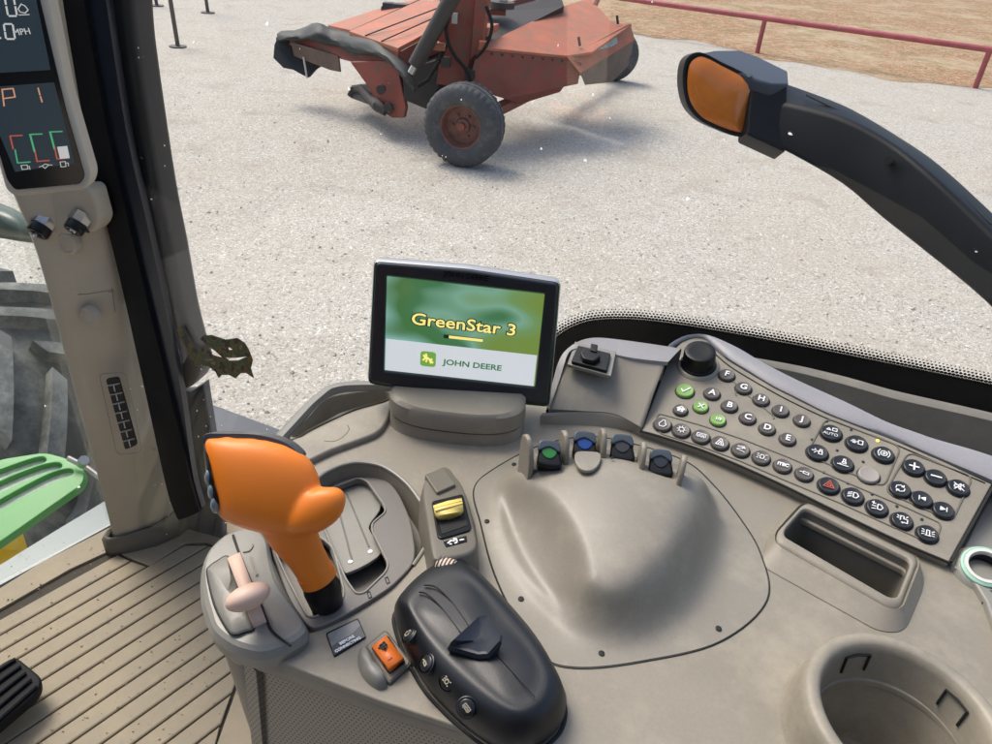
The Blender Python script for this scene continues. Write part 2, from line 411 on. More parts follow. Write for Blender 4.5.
bm = bmesh.new(); rs = np.random.RandomState(3)
for i in range(5200):
    yy = 2.0+rs.rand()**1.6*9; xx = (rs.rand()-.5)*(yy*1.6+1.5); sz = .005+.011*rs.rand()**2.5; c = Vector((xx, yy, sz*.35))
    k_ = [Vector((rs.normal(), rs.normal(), 0)).normalized() for _ in range(1)][0]; u_ = k_*sz*(.8+.8*rs.rand()); v_ = Vector((-k_.y, k_.x, 0))*sz*(.6+.5*rs.rand()); w_ = Z0*sz*(.4+.4*rs.rand())
    vt = [bm.verts.new(c+q_) for q_ in (u_, v_, -u_*.9+v_*.2, -v_, w_+u_*.2, w_*.9-v_*.3)]
    for f_ in ((0, 1, 4), (1, 2, 4), (2, 5, 4), (2, 3, 5), (3, 0, 5), (0, 4, 5)): bm.faces.new([vt[q_] for q_ in f_])
STN = ground_mat('loose_stone', [(0, (.3, .27, .23)), (.5, (.47, .44, .40)), (1, (.72, .70, .66))], 8, .1, [], .002)
tag(bmobj('loose_stones', bm, STN, smooth=False), kind='stuff')

# ================================================================ MOWER
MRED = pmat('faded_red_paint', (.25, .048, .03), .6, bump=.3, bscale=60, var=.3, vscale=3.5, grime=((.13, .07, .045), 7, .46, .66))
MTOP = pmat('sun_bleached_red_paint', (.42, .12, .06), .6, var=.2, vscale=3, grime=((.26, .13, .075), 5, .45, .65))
MDK = pmat('dark_oily_steel', (.035, .028, .026), .55, var=.3, vscale=10)
TYRE = pmat('tyre_rubber', (.06, .062, .066), .8, bump=.4, bscale=80, var=.2, vscale=6, grime=((.16, .15, .14), 8, .5, .75))
CLOTH = pmat('black_canvas', (.018, .022, .023), .6, bump=.5, bscale=40, var=.4, vscale=5)
RIMR = pmat('rusty_rim', (.17, .07, .05), .65, var=.35, vscale=12)
Z = Vector((0, 0, 1))
mo = onz(462, 168, 0)
mow = thing('hay_mower', 'old faded red hay mower with black canvas curtain parked on the gravel', 'mower', mo)
def wheel(parent, c, ax, R, Wd, name='wheel', hub=MRED):
    """tyre with grooved tread around axis ax (pointing outwards)"""
    ax = Vector(ax).normalized(); u = Z.cross(ax).normalized(); v = ax.cross(u)
    prof = [(.52, .40), (.60, .5), (.78, .53), (.93, .47), (.985, .38), (1, .30), (1, .22), (.975, .20), (.975, .13), (1, .11), (1, .0)]
    prof = prof+[(r, -w) for r, w in prof[-2::-1]]
    n = 108; rows = []
    for r, w in prof:
        row = []
        for k in range(n):
            a = 2*math.pi*k/n; rr = r*R*(1-(.035 if r > .92 and (k % 3 == 0) and abs(w) > .25 else 0))
            row.append(c+u*(rr*math.cos(a))+v*(rr*math.sin(a))+ax*(w*Wd))
        rows.append(row)
    ty = loft('tyre', rows, TYRE, parent, closed=True, angle=45)
    pr = [(.53, .42), (.5, .40), (.47, .25), (.44, .1), (.2, .12), (.17, .2), (.14, .22)]
    rows = [[c+u*(r*R*math.cos(2*math.pi*k/48))+v*(r*R*math.sin(2*math.pi*k/48))+ax*(w*Wd) for k in range(48)] for r, w in pr]
    rm = loft('rim', rows, RIMR, parent, closed=True, cap1=True, angle=30)
    for k in range(6):
        a = 2*math.pi*k/6; p = c+u*(.28*R*math.cos(a))+v*(.28*R*math.sin(a))+ax*(.11*Wd); tubeobj('lug_nut', [p, p+ax*.03], .014, RIMR, parent, 6)
    bm = tube([c+ax*(.15*Wd), c+ax*(.34*Wd)], [.1*R, .09*R], 16); bmobj('hub', bm, hub, parent)
    return ty
wax = Vector((-.28, -1, 0)).normalized(); wR = .432
wc = onz(462, 168, 0)+Vector((0, .13, wR)); 
def wheelpart(c, R, Wd, ax):
    e = bpy.data.objects.new('wheel', None); COL.objects.link(e); WM[e.name] = Matrix.Translation(c); e.parent = mow; e.matrix_parent_inverse = WM[mow.name].inverted(); e.location = c; wheel(e, c, ax, R, Wd)
wheelpart(wc, wR, .32, wax)
wheelpart(onz(612, 84, 0)+Vector((0, .3, .40)), .40, .28, wax)
def q(x, y, Y): return onY(x, y, Y)
# right hand hood: near edge at Y 8.7, sloping back to Y 11
YN = 8.75
hn1, hn2 = q(478, 47, YN), q(566, 56, YN+.55); hf1, hf2 = q(545, 8, YN+2.7), q(612, 22, YN+2.2); hr = q(632, 24, YN+1.9)
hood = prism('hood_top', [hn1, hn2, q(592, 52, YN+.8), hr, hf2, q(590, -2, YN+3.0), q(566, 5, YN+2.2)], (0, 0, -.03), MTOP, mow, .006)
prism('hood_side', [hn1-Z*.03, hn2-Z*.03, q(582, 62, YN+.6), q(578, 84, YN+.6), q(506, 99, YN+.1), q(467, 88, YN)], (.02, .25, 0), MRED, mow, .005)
ep = [q(567, 57, YN+.53), q(630, 23, YN+1.87), q(635, 40, YN+1.82), q(580, 73, YN+.5)]
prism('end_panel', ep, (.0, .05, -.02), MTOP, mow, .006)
epl = plane3(*ep[:3])
plate('maker_plate', epl, [[(588, 49), (616, 35), (618, 43), (590.5, 58)]], .004, .006, .001, pmat('worn_decal', (.32, .36, .34), .5, var=.5, vscale=25), mow)
prism('end_skirt', [q(580, 73, YN+.55), q(634, 41, YN+1.8), q(628, 66, YN+1.8), q(612, 82, YN+1.5), q(585, 85, YN+.7)], (0, .06, 0), pmat('dusty_rubber_flap', (.12, .085, .07), .8, var=.3), mow)
prism('belly_pan', [q(470, 88, YN+.1), q(567, 82, YN+.6), q(560, 92, YN+.7), q(520, 104, YN+.5), q(502, 98, YN+.2)], (0, .5, 0), MRED, mow)
for (x, y, Y) in ((490, 45, YN+.3), (580, 46, YN+.85), (618, 24, YN+1.9)):
    p = q(x, y, Y); tubeobj('latch', [p, p+Z*.1+Vector((-.03, 0, 0))], .018, MDK, mow, 6)
# frame mast and cross members
prism('mast', [q(449, 0, 8.9), q(478, -8, 8.9), q(470, 60, 8.9), q(462, 88, 8.9), q(436, 84, 8.9)], (.05, .2, .0), MRED, mow, .01)
prism('mast', [q(476, -6, 8.8), q(489, -8, 8.8), q(481, 50, 8.8), q(470, 60, 8.8)], (.03, .12, 0), MRED, mow, .01)
prism('cross_beam', [q(476, 28, 8.9), q(489, 28, 8.9), q(487, 37, 8.9), q(474, 37, 8.9)], (.1, .4, 0), MTOP, mow, .008)
prism('frame_beam', [q(487, 8, 10.2), q(535, -6, 11), q(537, 2, 11), q(490, 16, 10.2)], (0, .2, -.1), MRED, mow, .01)
prism('gearbox_cavity', [q(484, 14, 10.0), q(560, -6, 10.9), q(564, 6, 10.6), q(482, 48, 9.1)], (0, .2, -.3), MDK, mow)
c0 = q(502, 8, 9.9); tubeobj('pulley', [c0, c0+Z*.07], .15, MDK, mow, 24); tubeobj('pulley_hub', [c0+Z*.0, c0+Z*.1], .06, METAL, mow, 16)
tubeobj('strut', [q(598, -3, YN+3.0), q(590, 14, YN+2.6)], .05, MRED, mow, 8)
prism('inner_frame', [q(404, 66, 9.3), q(440, 30, 9.3), q(490, 26, 9.3), q(486, 100, 9.1), q(452, 100, 9.1), q(420, 104, 9.1)], (0, .12, 0), MDK, mow)
for (x, y, Y, w_, h_, m_) in ((444, 33, 8.8, .05, .10, MRED), (439, 46, 8.75, .07, .04, MTOP), (484, 44, 8.72, .05, .03, MTOP), (455, 18, 8.85, .03, .05, SILVER), (470, 74, 8.8, .06, .05, MDK), (446, 62, 8.78, .05, .05, MDK), (496, 12, 9.9, .12, .03, MRED)):
    bm = bmesh.new(); box(bm, q(x, y, Y), (w_, 0, 0), (0, .05, 0), (0, 0, h_)); bmobj('bracket', bm, m_, mow, smooth=False)
for k_ in range(9):
    f = k_/8; p = hn1.lerp(hn2, .04+.92*f)-Z*.055+Vector((0, -.005, 0)); tubeobj('rivet', [p, p+Vector((0, -.012, 0))], .013, MDK, mow, 8)
for f in (.33, .66):
    a_ = d1.lerp(d2, f) if False else q(349+49*f, 30.4+17*f, 9.7-.8*f); b_ = q(440+10*f, 0+19*f, 11.0-1.6*f); tubeobj('deck_seam', [a_+Z*.004, b_+Z*.004], .008, MDK, mow, 6)
tubeobj('hydraulic_hose', [q(*p) for p in cr([(452, 10, 8.6), (446, 30, 8.55), (452, 52, 8.6), (466, 70, 8.7), (474, 90, 8.8)], 5, False)], .02, RUBBER, mow, 8)
tubeobj('hydraulic_hose', [q(*p) for p in cr([(486, 6, 8.6), (492, 26, 8.6), (486, 46, 8.65), (476, 58, 8.7)], 5, False)], .018, RUBBER, mow, 8)
# lift cylinder
l0, l1 = q(456, -10, 8.55), q(411, 73, 8.6); tubeobj('lift_cylinder', [l0, l0.lerp(l1, .9)], .085, MDK, mow, 16)
tubeobj('cylinder_rod', [l0.lerp(l1, .88), l1], .04, METAL, mow, 10)
# left deck
d1, d2, d3, d4 = q(349, 31, 9.7), q(398, 48, 8.9), q(450, 20, 9.3), q(440, 0, 11.2)
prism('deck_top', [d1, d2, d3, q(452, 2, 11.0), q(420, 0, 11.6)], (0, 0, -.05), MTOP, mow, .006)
prism('deck_front', [d2-Z*.05, d3-Z*.05, d3-Z*.3, d2-Z*.22], (.02, .1, 0), MRED, mow)
prism('deck_front', [d1-Z*.04, d2-Z*.04, d2-Z*.22, q(360, 58, 9.5)], (.02, .1, 0), MRED, mow)
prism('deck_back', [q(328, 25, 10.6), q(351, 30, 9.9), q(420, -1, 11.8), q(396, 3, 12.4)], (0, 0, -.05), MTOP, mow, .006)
bm = bmesh.new()
for i in range(9):
    p = q(392+random.uniform(-6, 8), 10+random.uniform(-3, 2), 11.3); box(bm, p, (random.uniform(.04, .12), 0, 0), (0, .08, 0), (0, .02, random.uniform(.03, .07)))
bmobj('gear_fittings', bm, MDK, mow)
# cutter side: red beam, canvas curtain, skid shoe
prism('cutter_beam', [q(283, 34, 10.3), q(300, 30, 10.3), q(400, 62, 9.2), q(402, 84, 9.1), q(352, 62, 9.6), q(330, 56, 9.9), q(285, 44, 10.4)], (.04, .15, -.03), MRED, mow, .008)
prism('curtain_board', [q(291, 42, 10.25), q(338, 56, 9.75), q(340, 72, 9.75), q(330, 70, 9.9), q(294, 56, 10.3)], (.01, .03, 0), pmat('brown_board', (.13, .085, .065), .7, var=.25), mow)
prism('side_shield', [q(350, 62, 9.35), q(396, 60, 9.0), q(406, 108, 8.9), q(404, 118, 8.9), q(392, 118, 8.95), q(382, 111, 9.0), q(366, 84, 9.2)], (.02, .07, 0), MRED, mow, .01)
for (x, y) in ((381.5, 89), (388.5, 107)):
    p = q(x, y, 8.97); tubeobj('bolt', [p, p+Vector((0, -.05, 0))], .055, MDK, mow, 14)
prism('cutter_bar', [q(352, 88, 9.7), q(362, 86, 9.7), q(382, 112, 9.0), q(372, 106, 9.2), q(350, 98, 9.8)], (.05, .35, -.03), MDK, mow, .01)
tubeobj('skid_shoe', [q(350, 96, 9.8), q(354, 89, 9.8), q(362, 89, 9.6), q(378, 106, 9.0), q(386, 112, 8.95)], [.04, .05, .06, .07, .05], MDK, mow, 10)
prism('lower_arm', [q(403, 70, 8.9), q(436, 60, 8.95), q(440, 84, 8.95), q(428, 110, 8.9), q(404, 100, 8.9)], (.0, .3, 0), MDK, mow, .01)
# draped canvas
def drape():
    top = [(279, 32, 10.4), (290, 30, 10.3), (303, 28, 10.3), (318, 22, 10.1), (333, 29, 10.0), (352, 33, 9.7), (375, 40, 9.3), (392, 52, 9.0), (408, 66, 8.8), (416, 80, 8.75)]
    bot = [(279, 42, 10.3), (291, 41, 10.1), (303, 40, 10.1), (318, 42, 9.9), (336, 47, 9.8), (352, 53, 9.5), (374, 57, 9.15), (390, 64, 8.85), (404, 80, 8.7), (415, 92, 8.7)]
    T = [q(*p) for p in cr(top, 5, False)]; B = [q(*p) for p in cr(bot, 5, False)]
    n = len(T); rows = []
    for i in range(9):
        f = i/8; rows.append([T[j].lerp(B[j], f)+Vector((random.uniform(-1, 1)*.012, -.10*math.sin(math.pi*f)-.012*math.sin(j*.45+3*f), .008*math.sin(j*.7+i*.7))) for j in range(n)])
    return loft('canvas_curtain', rows, CLOTH, mow, solid=.012)
drape()
tail = [(279, 33, 10.35), (274, 45, 10.3), (273, 58, 10.25), (283, 68, 10.2), (293, 70, 10.2), (300, 74, 10.2), (308, 78, 10.2), (315, 70, 10.25), (321, 66, 10.3), (308, 62, 10.35), (294, 56, 10.35), (290, 40, 10.35)]
prism('curtain_tail', [q(*p) for p in tail], (.02, .05, 0), CLOTH, mow, .01)
tubeobj('rope', [q(303.5, 57, 10.15), q(305, 66, 10.12), q(307, 78, 10.1)], .012, pmat('pale_rope', (.6, .56, .48), .8), mow, 6)
tubeobj('hose', [q(448, 40, 8.8), q(440, 60, 8.75), q(428, 80, 8.7), q(418, 86, 8.7)], .022, RUBBER, mow, 8)
tubeobj('rear_axle', [wc+Vector((.1, .2, 0)), onz(618, 82, 0)+Vector((0, .3, .45))], .08, MRED, mow, 10)

# ================================================================ CAB: floor, windows, pillar
WN = Vector((-.239, -.971, 0)).normalized()
WP = Plane(Vector((.237, .79, ZC)), Vector((.971, -.239, 0)), WN)        # the side window's plane
FLOOR = pmat('ribbed_floor_rubber', (.30, .24, .16), .62, bump=.5, bscale=260, var=.13, vscale=7, grime=((.36, .28, .18), 7, .5, .72))
GROOVE = pmat('dark_floor_groove', (.05, .038, .025), .8, var=.3, vscale=30)  # darker brown showing between the ribs
FP = Plane((0, 0, ZF), (1, 0, 0), (0, 0, 1))
foutl = [(-60, 622), (0, 588), (40, 563), (118, 523), (150, 505), (185, 497), (235, 488), (270, 484), (290, 560), (300, 700), (300, 1250), (-420, 1250), (-420, 830)]
tag(plate('cab_floor', FP, [foutl], -.006, .03, .002, GROOVE), kind='structure')
# ribs: long raised strips between the grooves
g0a, g0b = FP.hit(46, 744), FP.hit(160, 666.5)
gd = (g0b-g0a).normalized(); gn = Vector((-gd.y, gd.x, 0))
if gn.y < 0: gn = -gn
def frow(k, lines=[(0, 655, 114, 553)]): return None
gl = [((0, 653), (115, 546)), ((0, 686), (160, 540)), ((0, 731), (190, 545))]
pitch = abs((FP.hit(0, 706)-FP.hit(0, 687)).dot(gn))
mat_root = thing('floor_mat', 'dusty taupe ribbed rubber mat lying on the cab floor', 'floor mat', FP.hit(120, 640))
def clip_line(a, d, poly):
    ts = []
    for i in range(len(poly)):
        p, r = poly[i], poly[(i+1) % len(poly)]-poly[i]; den = d.x*r.y-d.y*r.x
        if abs(den) < 1e-9: continue
        w = p-a; t = (w.x*r.y-w.y*r.x)/den; u = (w.x*d.y-w.y*d.x)/den
        if 0 <= u < 1: ts.append(t)
    return sorted(ts)
ribpoly = [FP.hit(*p) for p in [(-200, 740), (0, 612), (70, 572), (112, 552), (128, 560), (150, 568), (185, 545), (205, 545), (262, 560), (250, 640), (213, 744), (205, 860), (-300, 1100)]]
o0 = FP.hit(0, 687)
vs = []; fs = []
for k in range(-24, 20):
    a = o0+gn*(k*pitch); c1, c2 = a+gn*(pitch*.05), a+gn*(pitch*.95)
    t1, t2 = clip_line(c1, gd, ribpoly), clip_line(c2, gd, ribpoly)
    if len(t1) < 2 or len(t2) < 2: continue
    P = [c1+gd*t1[0], c1+gd*t1[-1], c2+gd*t2[-1], c2+gd*t2[0]]; b = len(vs); e = pitch*.06
    for z, s in ((-.004, 0), (.0005, 0), (.0018, e)):
        for i, p in enumerate(P):
            v = p.copy(); v.z = ZF+z-.002
            if s: v += (gn*s if i < 2 else -gn*s)+(gd*s if i in (0, 3) else -gd*s)
            vs.append(v)
    for l in range(2):
        for i in range(4): fs.append((b+l*4+i, b+l*4+(i+1) % 4, b+l*4+4+(i+1) % 4, b+l*4+4+i))
    fs.append((b+8, b+9, b+10, b+11))
mesh('rib_pattern', vs, fs, FLOOR, mat_root, smooth=False)
plate('mat_border', FP, [foutl, [(-220, 750), (0, 609), (70, 569), (113, 549), (127, 557), (150, 566), (185, 543), (206, 542), (266, 560), (254, 640), (217, 744), (208, 870), (-310, 1110)]], -.001, .006, .001, FLOOR, mat_root)
bm = bmesh.new(); rs = np.random.RandomState(5)
for i in range(420):
    p = FP.hit(rs.rand()*230-10, 540+rs.rand()*210); sz = .0008+.0022*rs.rand()**3; a_ = rs.rand()*6.28
    vt = [bm.verts.new(p+Vector((math.cos(a_+k_*2.09)*sz*(.7+.6*rs.rand()), math.sin(a_+k_*2.09)*sz, .0002))) for k_ in range(3)]+[bm.verts.new(p+Z*(.0002+sz*.7))]
    for f_ in ((0, 1, 3), (1, 2, 3), (2, 0, 3)): bm.faces.new([vt[q_] for q_ in f_])
tag(bmobj('floor_grit', bm, pmat('tan_grit', (.36, .28, .18), .9), smooth=False), kind='stuff')
# foot pedal, lower left
ped = thing('foot_pedal', 'black ribbed foot pedal at the lower left edge of the floor', 'pedal', FP.hit(0, 700))
PP = Plane(FP.hit(10, 690)+Z*.05, gd, (Vector((0, 0, 1))+gd*.12).normalized())
plate('pedal_pad', PP, [rnd([(-60, 700), (15, 655), (43, 678), (38, 692), (-60, 775)], 8)], .0, .02, .004, RUBBER, ped)
for i in range(5):
    f = i/4
    a = PP.hit(-55+0*f, 705+62*f, .003); b_ = PP.hit(15+21*f, 659+27*f, .003); tubeobj('grip_rib', [a, b_], .003, BLACK, ped, 8)
tubeobj('pedal_arm', [PP.hit(-50, 740)-Z*.03, PP.hit(-50, 740)-Z*.08], .015, BLACK, ped)

tag(mesh('added_blocker_wall', [(-1.7, -.8, ZF), (1.5, -.8, ZF), (1.5, -.8, 2.95), (-1.7, -.8, 2.95), (-1.7, 1.15, ZF), (-1.7, 1.15, 2.95)], [(0, 1, 2, 3), (4, 0, 3, 5)], pmat('blocker_charcoal', (.035, .033, .03), .8, bump=.3, bscale=200), smooth=False, solid=.03), kind='structure')  # unseen dark wall added to keep bright reflections off the side pane
# ---- corner pillar
def pil(x, y, off=0): return WP.hit(x, y, off)
pillar = thing('corner_pillar', 'cream plastic corner pillar standing between windscreen and side window', 'pillar', FP.hit(158, 535))
fpl = FP.hit(158, 545); pdir = WN
# right edge lies on the window plane; left edge on a parallel one nearer the inside
R_ = [(62, -12), (93, 130), (125, 250), (160, 400), (181, 490), (192, 532)]
Lf = [(-30, -12), (-2, 130), (45, 250), (84, 400), (108, 490), (121, 532)]
def poff(p): return (p-WP.o).dot(WN)
oR = poff(FP.hit(190, 521)); oL = poff(FP.hit(120, 541)); R_[-1] = (190, 521); Lf[-1] = (120, 541)
PR = [WP.hit(x, y, .014+(oR-.014)*max(0, (y+12)/533)**1.5) for x, y in R_]
PL = [WP.hit(x, y, .055+(oL-.055)*max(0, (y+12)/553)**1.5) for x, y in Lf]
N = 24; PR = resample([Vector(c) for c in cr([tuple(p) for p in PR], 6, False)], N); PL = resample([Vector(c) for c in cr([tuple(p) for p in PL], 6, False)], N)
rows = []
prof = [(1.0, -.06), (1.0, 0), (.995, .012), (.965, .022), (.90, .028), (.7, .034), (.4, .036), (.14, .030), (.04, .020), (.005, .006), (.0, -.01), (.02, -.08)]
for i in range(N):
    rows.append([PL[i].lerp(PR[i], f)+WN*d for f, d in prof])
rows = [r for r in rows]
loft('pillar_cover', rows, CREAM, pillar, angle=50)
# boot round its foot
bt = []
for h, g in ((-.012, .010), (.004, .012), (.034, .012), (.037, .009), (.034, .004)):
    row = []
    pa, pb = PL[-1], PR[-1]; c = (pa+pb)/2
    for f, d, up in [(1.12, -.05, .03), (1.0, .0, .026), (.985, .02, .022), (.9, .034, .014), (.7, .04, .006), (.4, .042, .002), (.14, .036, 0), (.03, .024, 0), (-.01, .004, 0), (-.01, -.05, 0)]:
        p = pa.lerp(pb, f)+WN*d; v = (p-(c)); v.z = 0; p = p+v.normalized()*g; p.z = ZF+h+(up if h > 0 else 0)*1.2; row.append(p)
    bt.append(row)
loft('foot_boot', bt, TAUPE_D, pillar, angle=50, solid=.003)
PF = Plane(PL[10].lerp(PR[10], .5)+WN*.036, (WP.ex-WP.ex.z*Z), WN)
for (x, y, r) in ((69, 243, .017), (91, 316, .0165)):
    at = PF.hit(x, y, .005 if y < 300 else .0)
    rr = [(r, -.004), (r, .002), (r*.93, .005), (r*.72, .0062), (r*.66, .0048), (r*.3, .0056), (.0005, .006)]
    rows = [[(qq[0]*math.cos(a), qq[0]*math.sin(a), qq[1]) for a in (2*math.pi*i/36 for i in range(36))] for qq in rr]
    o = loft('blanking_plug', rows, CREAM, pillar, closed=True, cap1=True); setmat(o, PF.mat(0, at), pillar)
strokes_later = [[(57, 291), (70, 295), (88, 294), (112, 290)], [(112, 288), (115, 312)], [(109, 292), (114, 291)]]
# slotted indicator strip
tubeobj('strip_surround', [PF.hit(x, y, -.0002) for x, y in rnd([(99, 374), (126, 372), (142, 452), (117, 455)], 6)], .0006, TAUPE_L, pillar, 6, closed=True)
plate('slot_strip', PF, [rnd([(105.5, 379), (118, 377), (137, 445), (125, 450)], 3)], .0012, .003, .0004, VOID, pillar)
for i in range(7):
    f = (i+.6)/7.3; a = PF.hit(106+19*f, 380+68*f, .0020); b_ = PF.hit(118+18*f, 378+67*f, .0020)
    tubeobj('slat', [a, b_], .0011, SILVER, pillar, 6)
    m1 = a.lerp(b_, .5); tubeobj('slat', [m1, m1+(PF.hit(109, 392, .0035)-PF.hit(106.5, 382, .0035))*.7], .0009, SILVER, pillar, 6)
# knob block + two knobs
plate('knob_block', PF, [rnd([(18, 196), (90, 186), (100, 222), (94, 233), (34, 238), (24, 226)], 9)], .010, .03, .005, CREAM, pillar)
for (x, y, r, lab, tipc) in ((45, 222, .0155, 'black ribbed knob with metal pin, left of the pair below the corner display', METAL), (81, 219, .0135, 'black jack socket with white centre ring, right of the pair below corner display', WHITE)):
    at = PF.hit(x, y, .011); ax = (WN*.8-Z*.55+Vector((-.1, 0, 0))).normalized(); KP = Plane(at, Vector((1, 0, 0)), ax)
    k = thing('socket_knob', lab, 'socket', at, 'socket knobs below the corner display')
    disc('collar', KP, at+WN*.0-ax*.006, r*1.1, .014, METAL, k, n=8)
    bm = bmesh.new(); n = 40
    rows = [[at+ax*h+KP.ex*(math.cos(2*math.pi*i/n)*r*s*(1-.05*(i % 2)))+KP.ey*(math.sin(2*math.pi*i/n)*r*s*(1-.05*(i % 2))) for i in range(n)] for h, s in ((.006, .95), (.019, .95), (.021, .85), (.0205, .5), (.017, .42))]
    loft('cap', rows, BLACK, k, closed=True, cap1=True, angle=60)
    if tipc is METAL: tubeobj('pin', [at+ax*.017, at+ax*.027], [.0028, .0022], METAL, k)
    else:
        disc('centre_ring', KP, at+ax*.0175, .0042, .004, WHITE, k); disc('jack_hole', KP, at+ax*.0216, .002, .0008, VOID, k, bev=.0001)
        plate('side_tab', Plane(at+ax*.012, KP.ex, ax), [[at+ax*.012+KP.ex*u_+KP.ey*v_ for u_, v_ in ((.008, .006), (.019, .001), (.019, -.004), (.008, -.006))]], .002, .003, .0006, BLACK, k, world=True)

# ---- corner display on the pillar
qz = [(-62, -130), (45, -130), (85, 185), (0, 193)]
DP = Plane(onD(45, 95, .80), (ray(88, 186)-ray(8, 193)), (CAM-onD(45, 95, .80)).normalized()*.7+WN*.5)
disp = thing('corner_display', 'tall dark digital display in cream bezel mounted on the corner pillar', 'display', DP.hit(45, 195))
bez = rnd([(-70, -160), (20, -160), (48, 0), (66, 90), (91, 175), (86, 190), (14, 197), (5, 190), (-6, 150), (-40, -20)], 7)
plate('bezel', DP, [bez], 0, .035, .005, pmat('cream_bezel', (.44, .39, .31), .5, bump=.2, bscale=500, var=.05), disp)
plate('black_glass', DP, [rnd([(-60, -140), (8, -140), (40, 0), (66, 110), (85, 176), (80, 184), (15, 190), (7, 180), (-5, 140), (-35, -20)], 4)], .001, .004, .0005, pmat('black_gloss', (.008, .01, .012), .12), disp)
LCD = pmat('lcd_dark', (.03, .045, .055), .25, emit=(.05, .075, .09), estr=.12)
plate('upper_screen', DP, [[(-60, -120), (8, -120), (36, 0), (50.5, 70), (-20, 74), (-40, -20)]], .0016, .002, .0003, LCD, disp)
plate('lower_screen', DP, [[(-20, 88), (54, 82.5), (75, 163), (15, 172)]], .0016, .002, .0003, LCD, disp)
def glow(name, c, e): return pmat(name, tuple(x*.3 for x in c), .5, emit=c, estr=e)
GW = glow('segment_white', (.7, .7, .67), .32); GO = glow('segment_orange', (.75, .36, .22), .35); GG = glow('segment_green', (.08, .42, .2), .4); GR = glow('segment_red', (.5, .1, .06), .4)
def strokes(name, segs, pl, mapf, w, mat, parent, off=.002):
    """flat bars along polylines given in local units, mapf -> world point"""
    bm = bmesh.new()
    for seg in segs:
        P = [mapf(*p) for p in seg]
        for a, b in zip(P, P[1:]):
            d = (b-a); l = d.length
            if l < 1e-7: continue
            d = d/l; s = pl.n.cross(d)*w; e = d*w*.6
            v = [bm.verts.new(x+pl.n*.0001) for x in (a-s-e, b-s+e, b+s+e, a+s-e)]
            bm.faces.new(v)
            v2 = [bm.verts.new(x-pl.n*.0006) for x in (a-s-e, b-s+e, b+s+e, a+s-e)]
            for i in range(4): bm.faces.new((v[i], v2[i], v2[(i+1) % 4], v[(i+1) % 4]))
    return bmobj(name, bm, mat, parent, smooth=False)
dm = lambda x, y: DP.hit(x, y, .0022)
def seg7(x0, y0, w, h, on, sh):
    # corners skewed like the pillar
    P = lambda u, v: (x0+u*w+v*sh, y0+v*h)
    S7 = {'a': [(0.12, 0), (.88, 0)], 'b': [(1, .07), (1, .44)], 'c': [(1, .56), (1, .93)], 'd': [(.12, 1), (.88, 1)], 'e': [(0, .56), (0, .93)], 'f': [(0, .07), (0, .44)], 'g': [(.12, .5), (.88, .5)]}
    return [[P(*p) for p in S7[c]] for c in on]
strokes('digit_zero', seg7(4, -5, 9, 21, 'abcdef', 4), DP, dm, .0008, GW, disp)
strokes('digit_zero', seg7(3.5, 24, 9, 15, 'abcdef', 2.5), DP, dm, .0008, GW, disp)
strokes('decimal_point', [[(-1, 38), (.4, 38)]], DP, dm, .0009, GW, disp)
strokes('coolant_icon', [[(21, 4), (25, 6), (28, 10), (25, 13), (20, 12), (18, 9), (21, 4)], [(19, 15), (29, 14.5)]], DP, dm, .0004, GW, disp)
strokes('scuff_mark', strokes_later, PF, lambda x, y: PF.hit(x, y, .0006), .0005, TAUPE_D, pillar)
tx = (DP.hit(60, 88)-DP.hit(50, 89))
text('mph_text', 'MPH', Plane(DP.o, tx, DP.n), DP.hit(22.5, 32), .0085, GW, disp, off=.0022)
strokes('letter_p', [[(4, 106), (2, 89.5), (13, 88.5), (15, 97), (4, 98.5)]], DP, dm, .0006, GO, disp)
strokes('digit_one', [[(38, 88), (39.8, 95)], [(40.3, 96.5), (42, 102)]], DP, dm, .0006, GO, disp)
for i, (x, y) in enumerate(((10, 136), (30, 134.5), (50, 132))):
    strokes('gauge_bar', [[(x+12, y-.5), (x, y)]] if i else [[(x+5, y+14), (x+7.5, y+27), (x+20, y+26)]], DP, dm, .0006, GG, disp)
    strokes('gauge_bar', [[(x+12, y-.6), (x, y), (x+3, y+13)]] if not i else [[(x+4.5, y+15), (x+7, y+27), (x+19, y+26)]], DP, dm, .0006, GR, disp)
    if i: strokes('gauge_bar', [[(x, y), (x+4.4, y+17)]], DP, dm, .0009, GG, disp)
plate('gauge_fill', DP, [[(57, 147), (67, 146), (69.5, 158), (60, 159)]], .0028, .001, .0002, GW, disp)
strokes('oil_icon', [[(21, 165.5), (22, 169.5), (28, 169), (27, 165), (21, 165.5)], [(29, 166), (30, 169.5)]], DP, dm, .0003, GW, disp)
strokes('heat_icon', [[(39, 167), (42, 166), (45, 164), (49, 165), (52, 165)], [(42, 166), (45, 168.5), (48.5, 165)]], DP, dm, .0003, GW, disp)
strokes('fuel_icon', [[(60, 162), (61, 167), (66, 166.5), (65, 161.5), (60, 162)], [(66, 163), (68, 163), (68.5, 166)]], DP, dm, .0003, GW, disp)

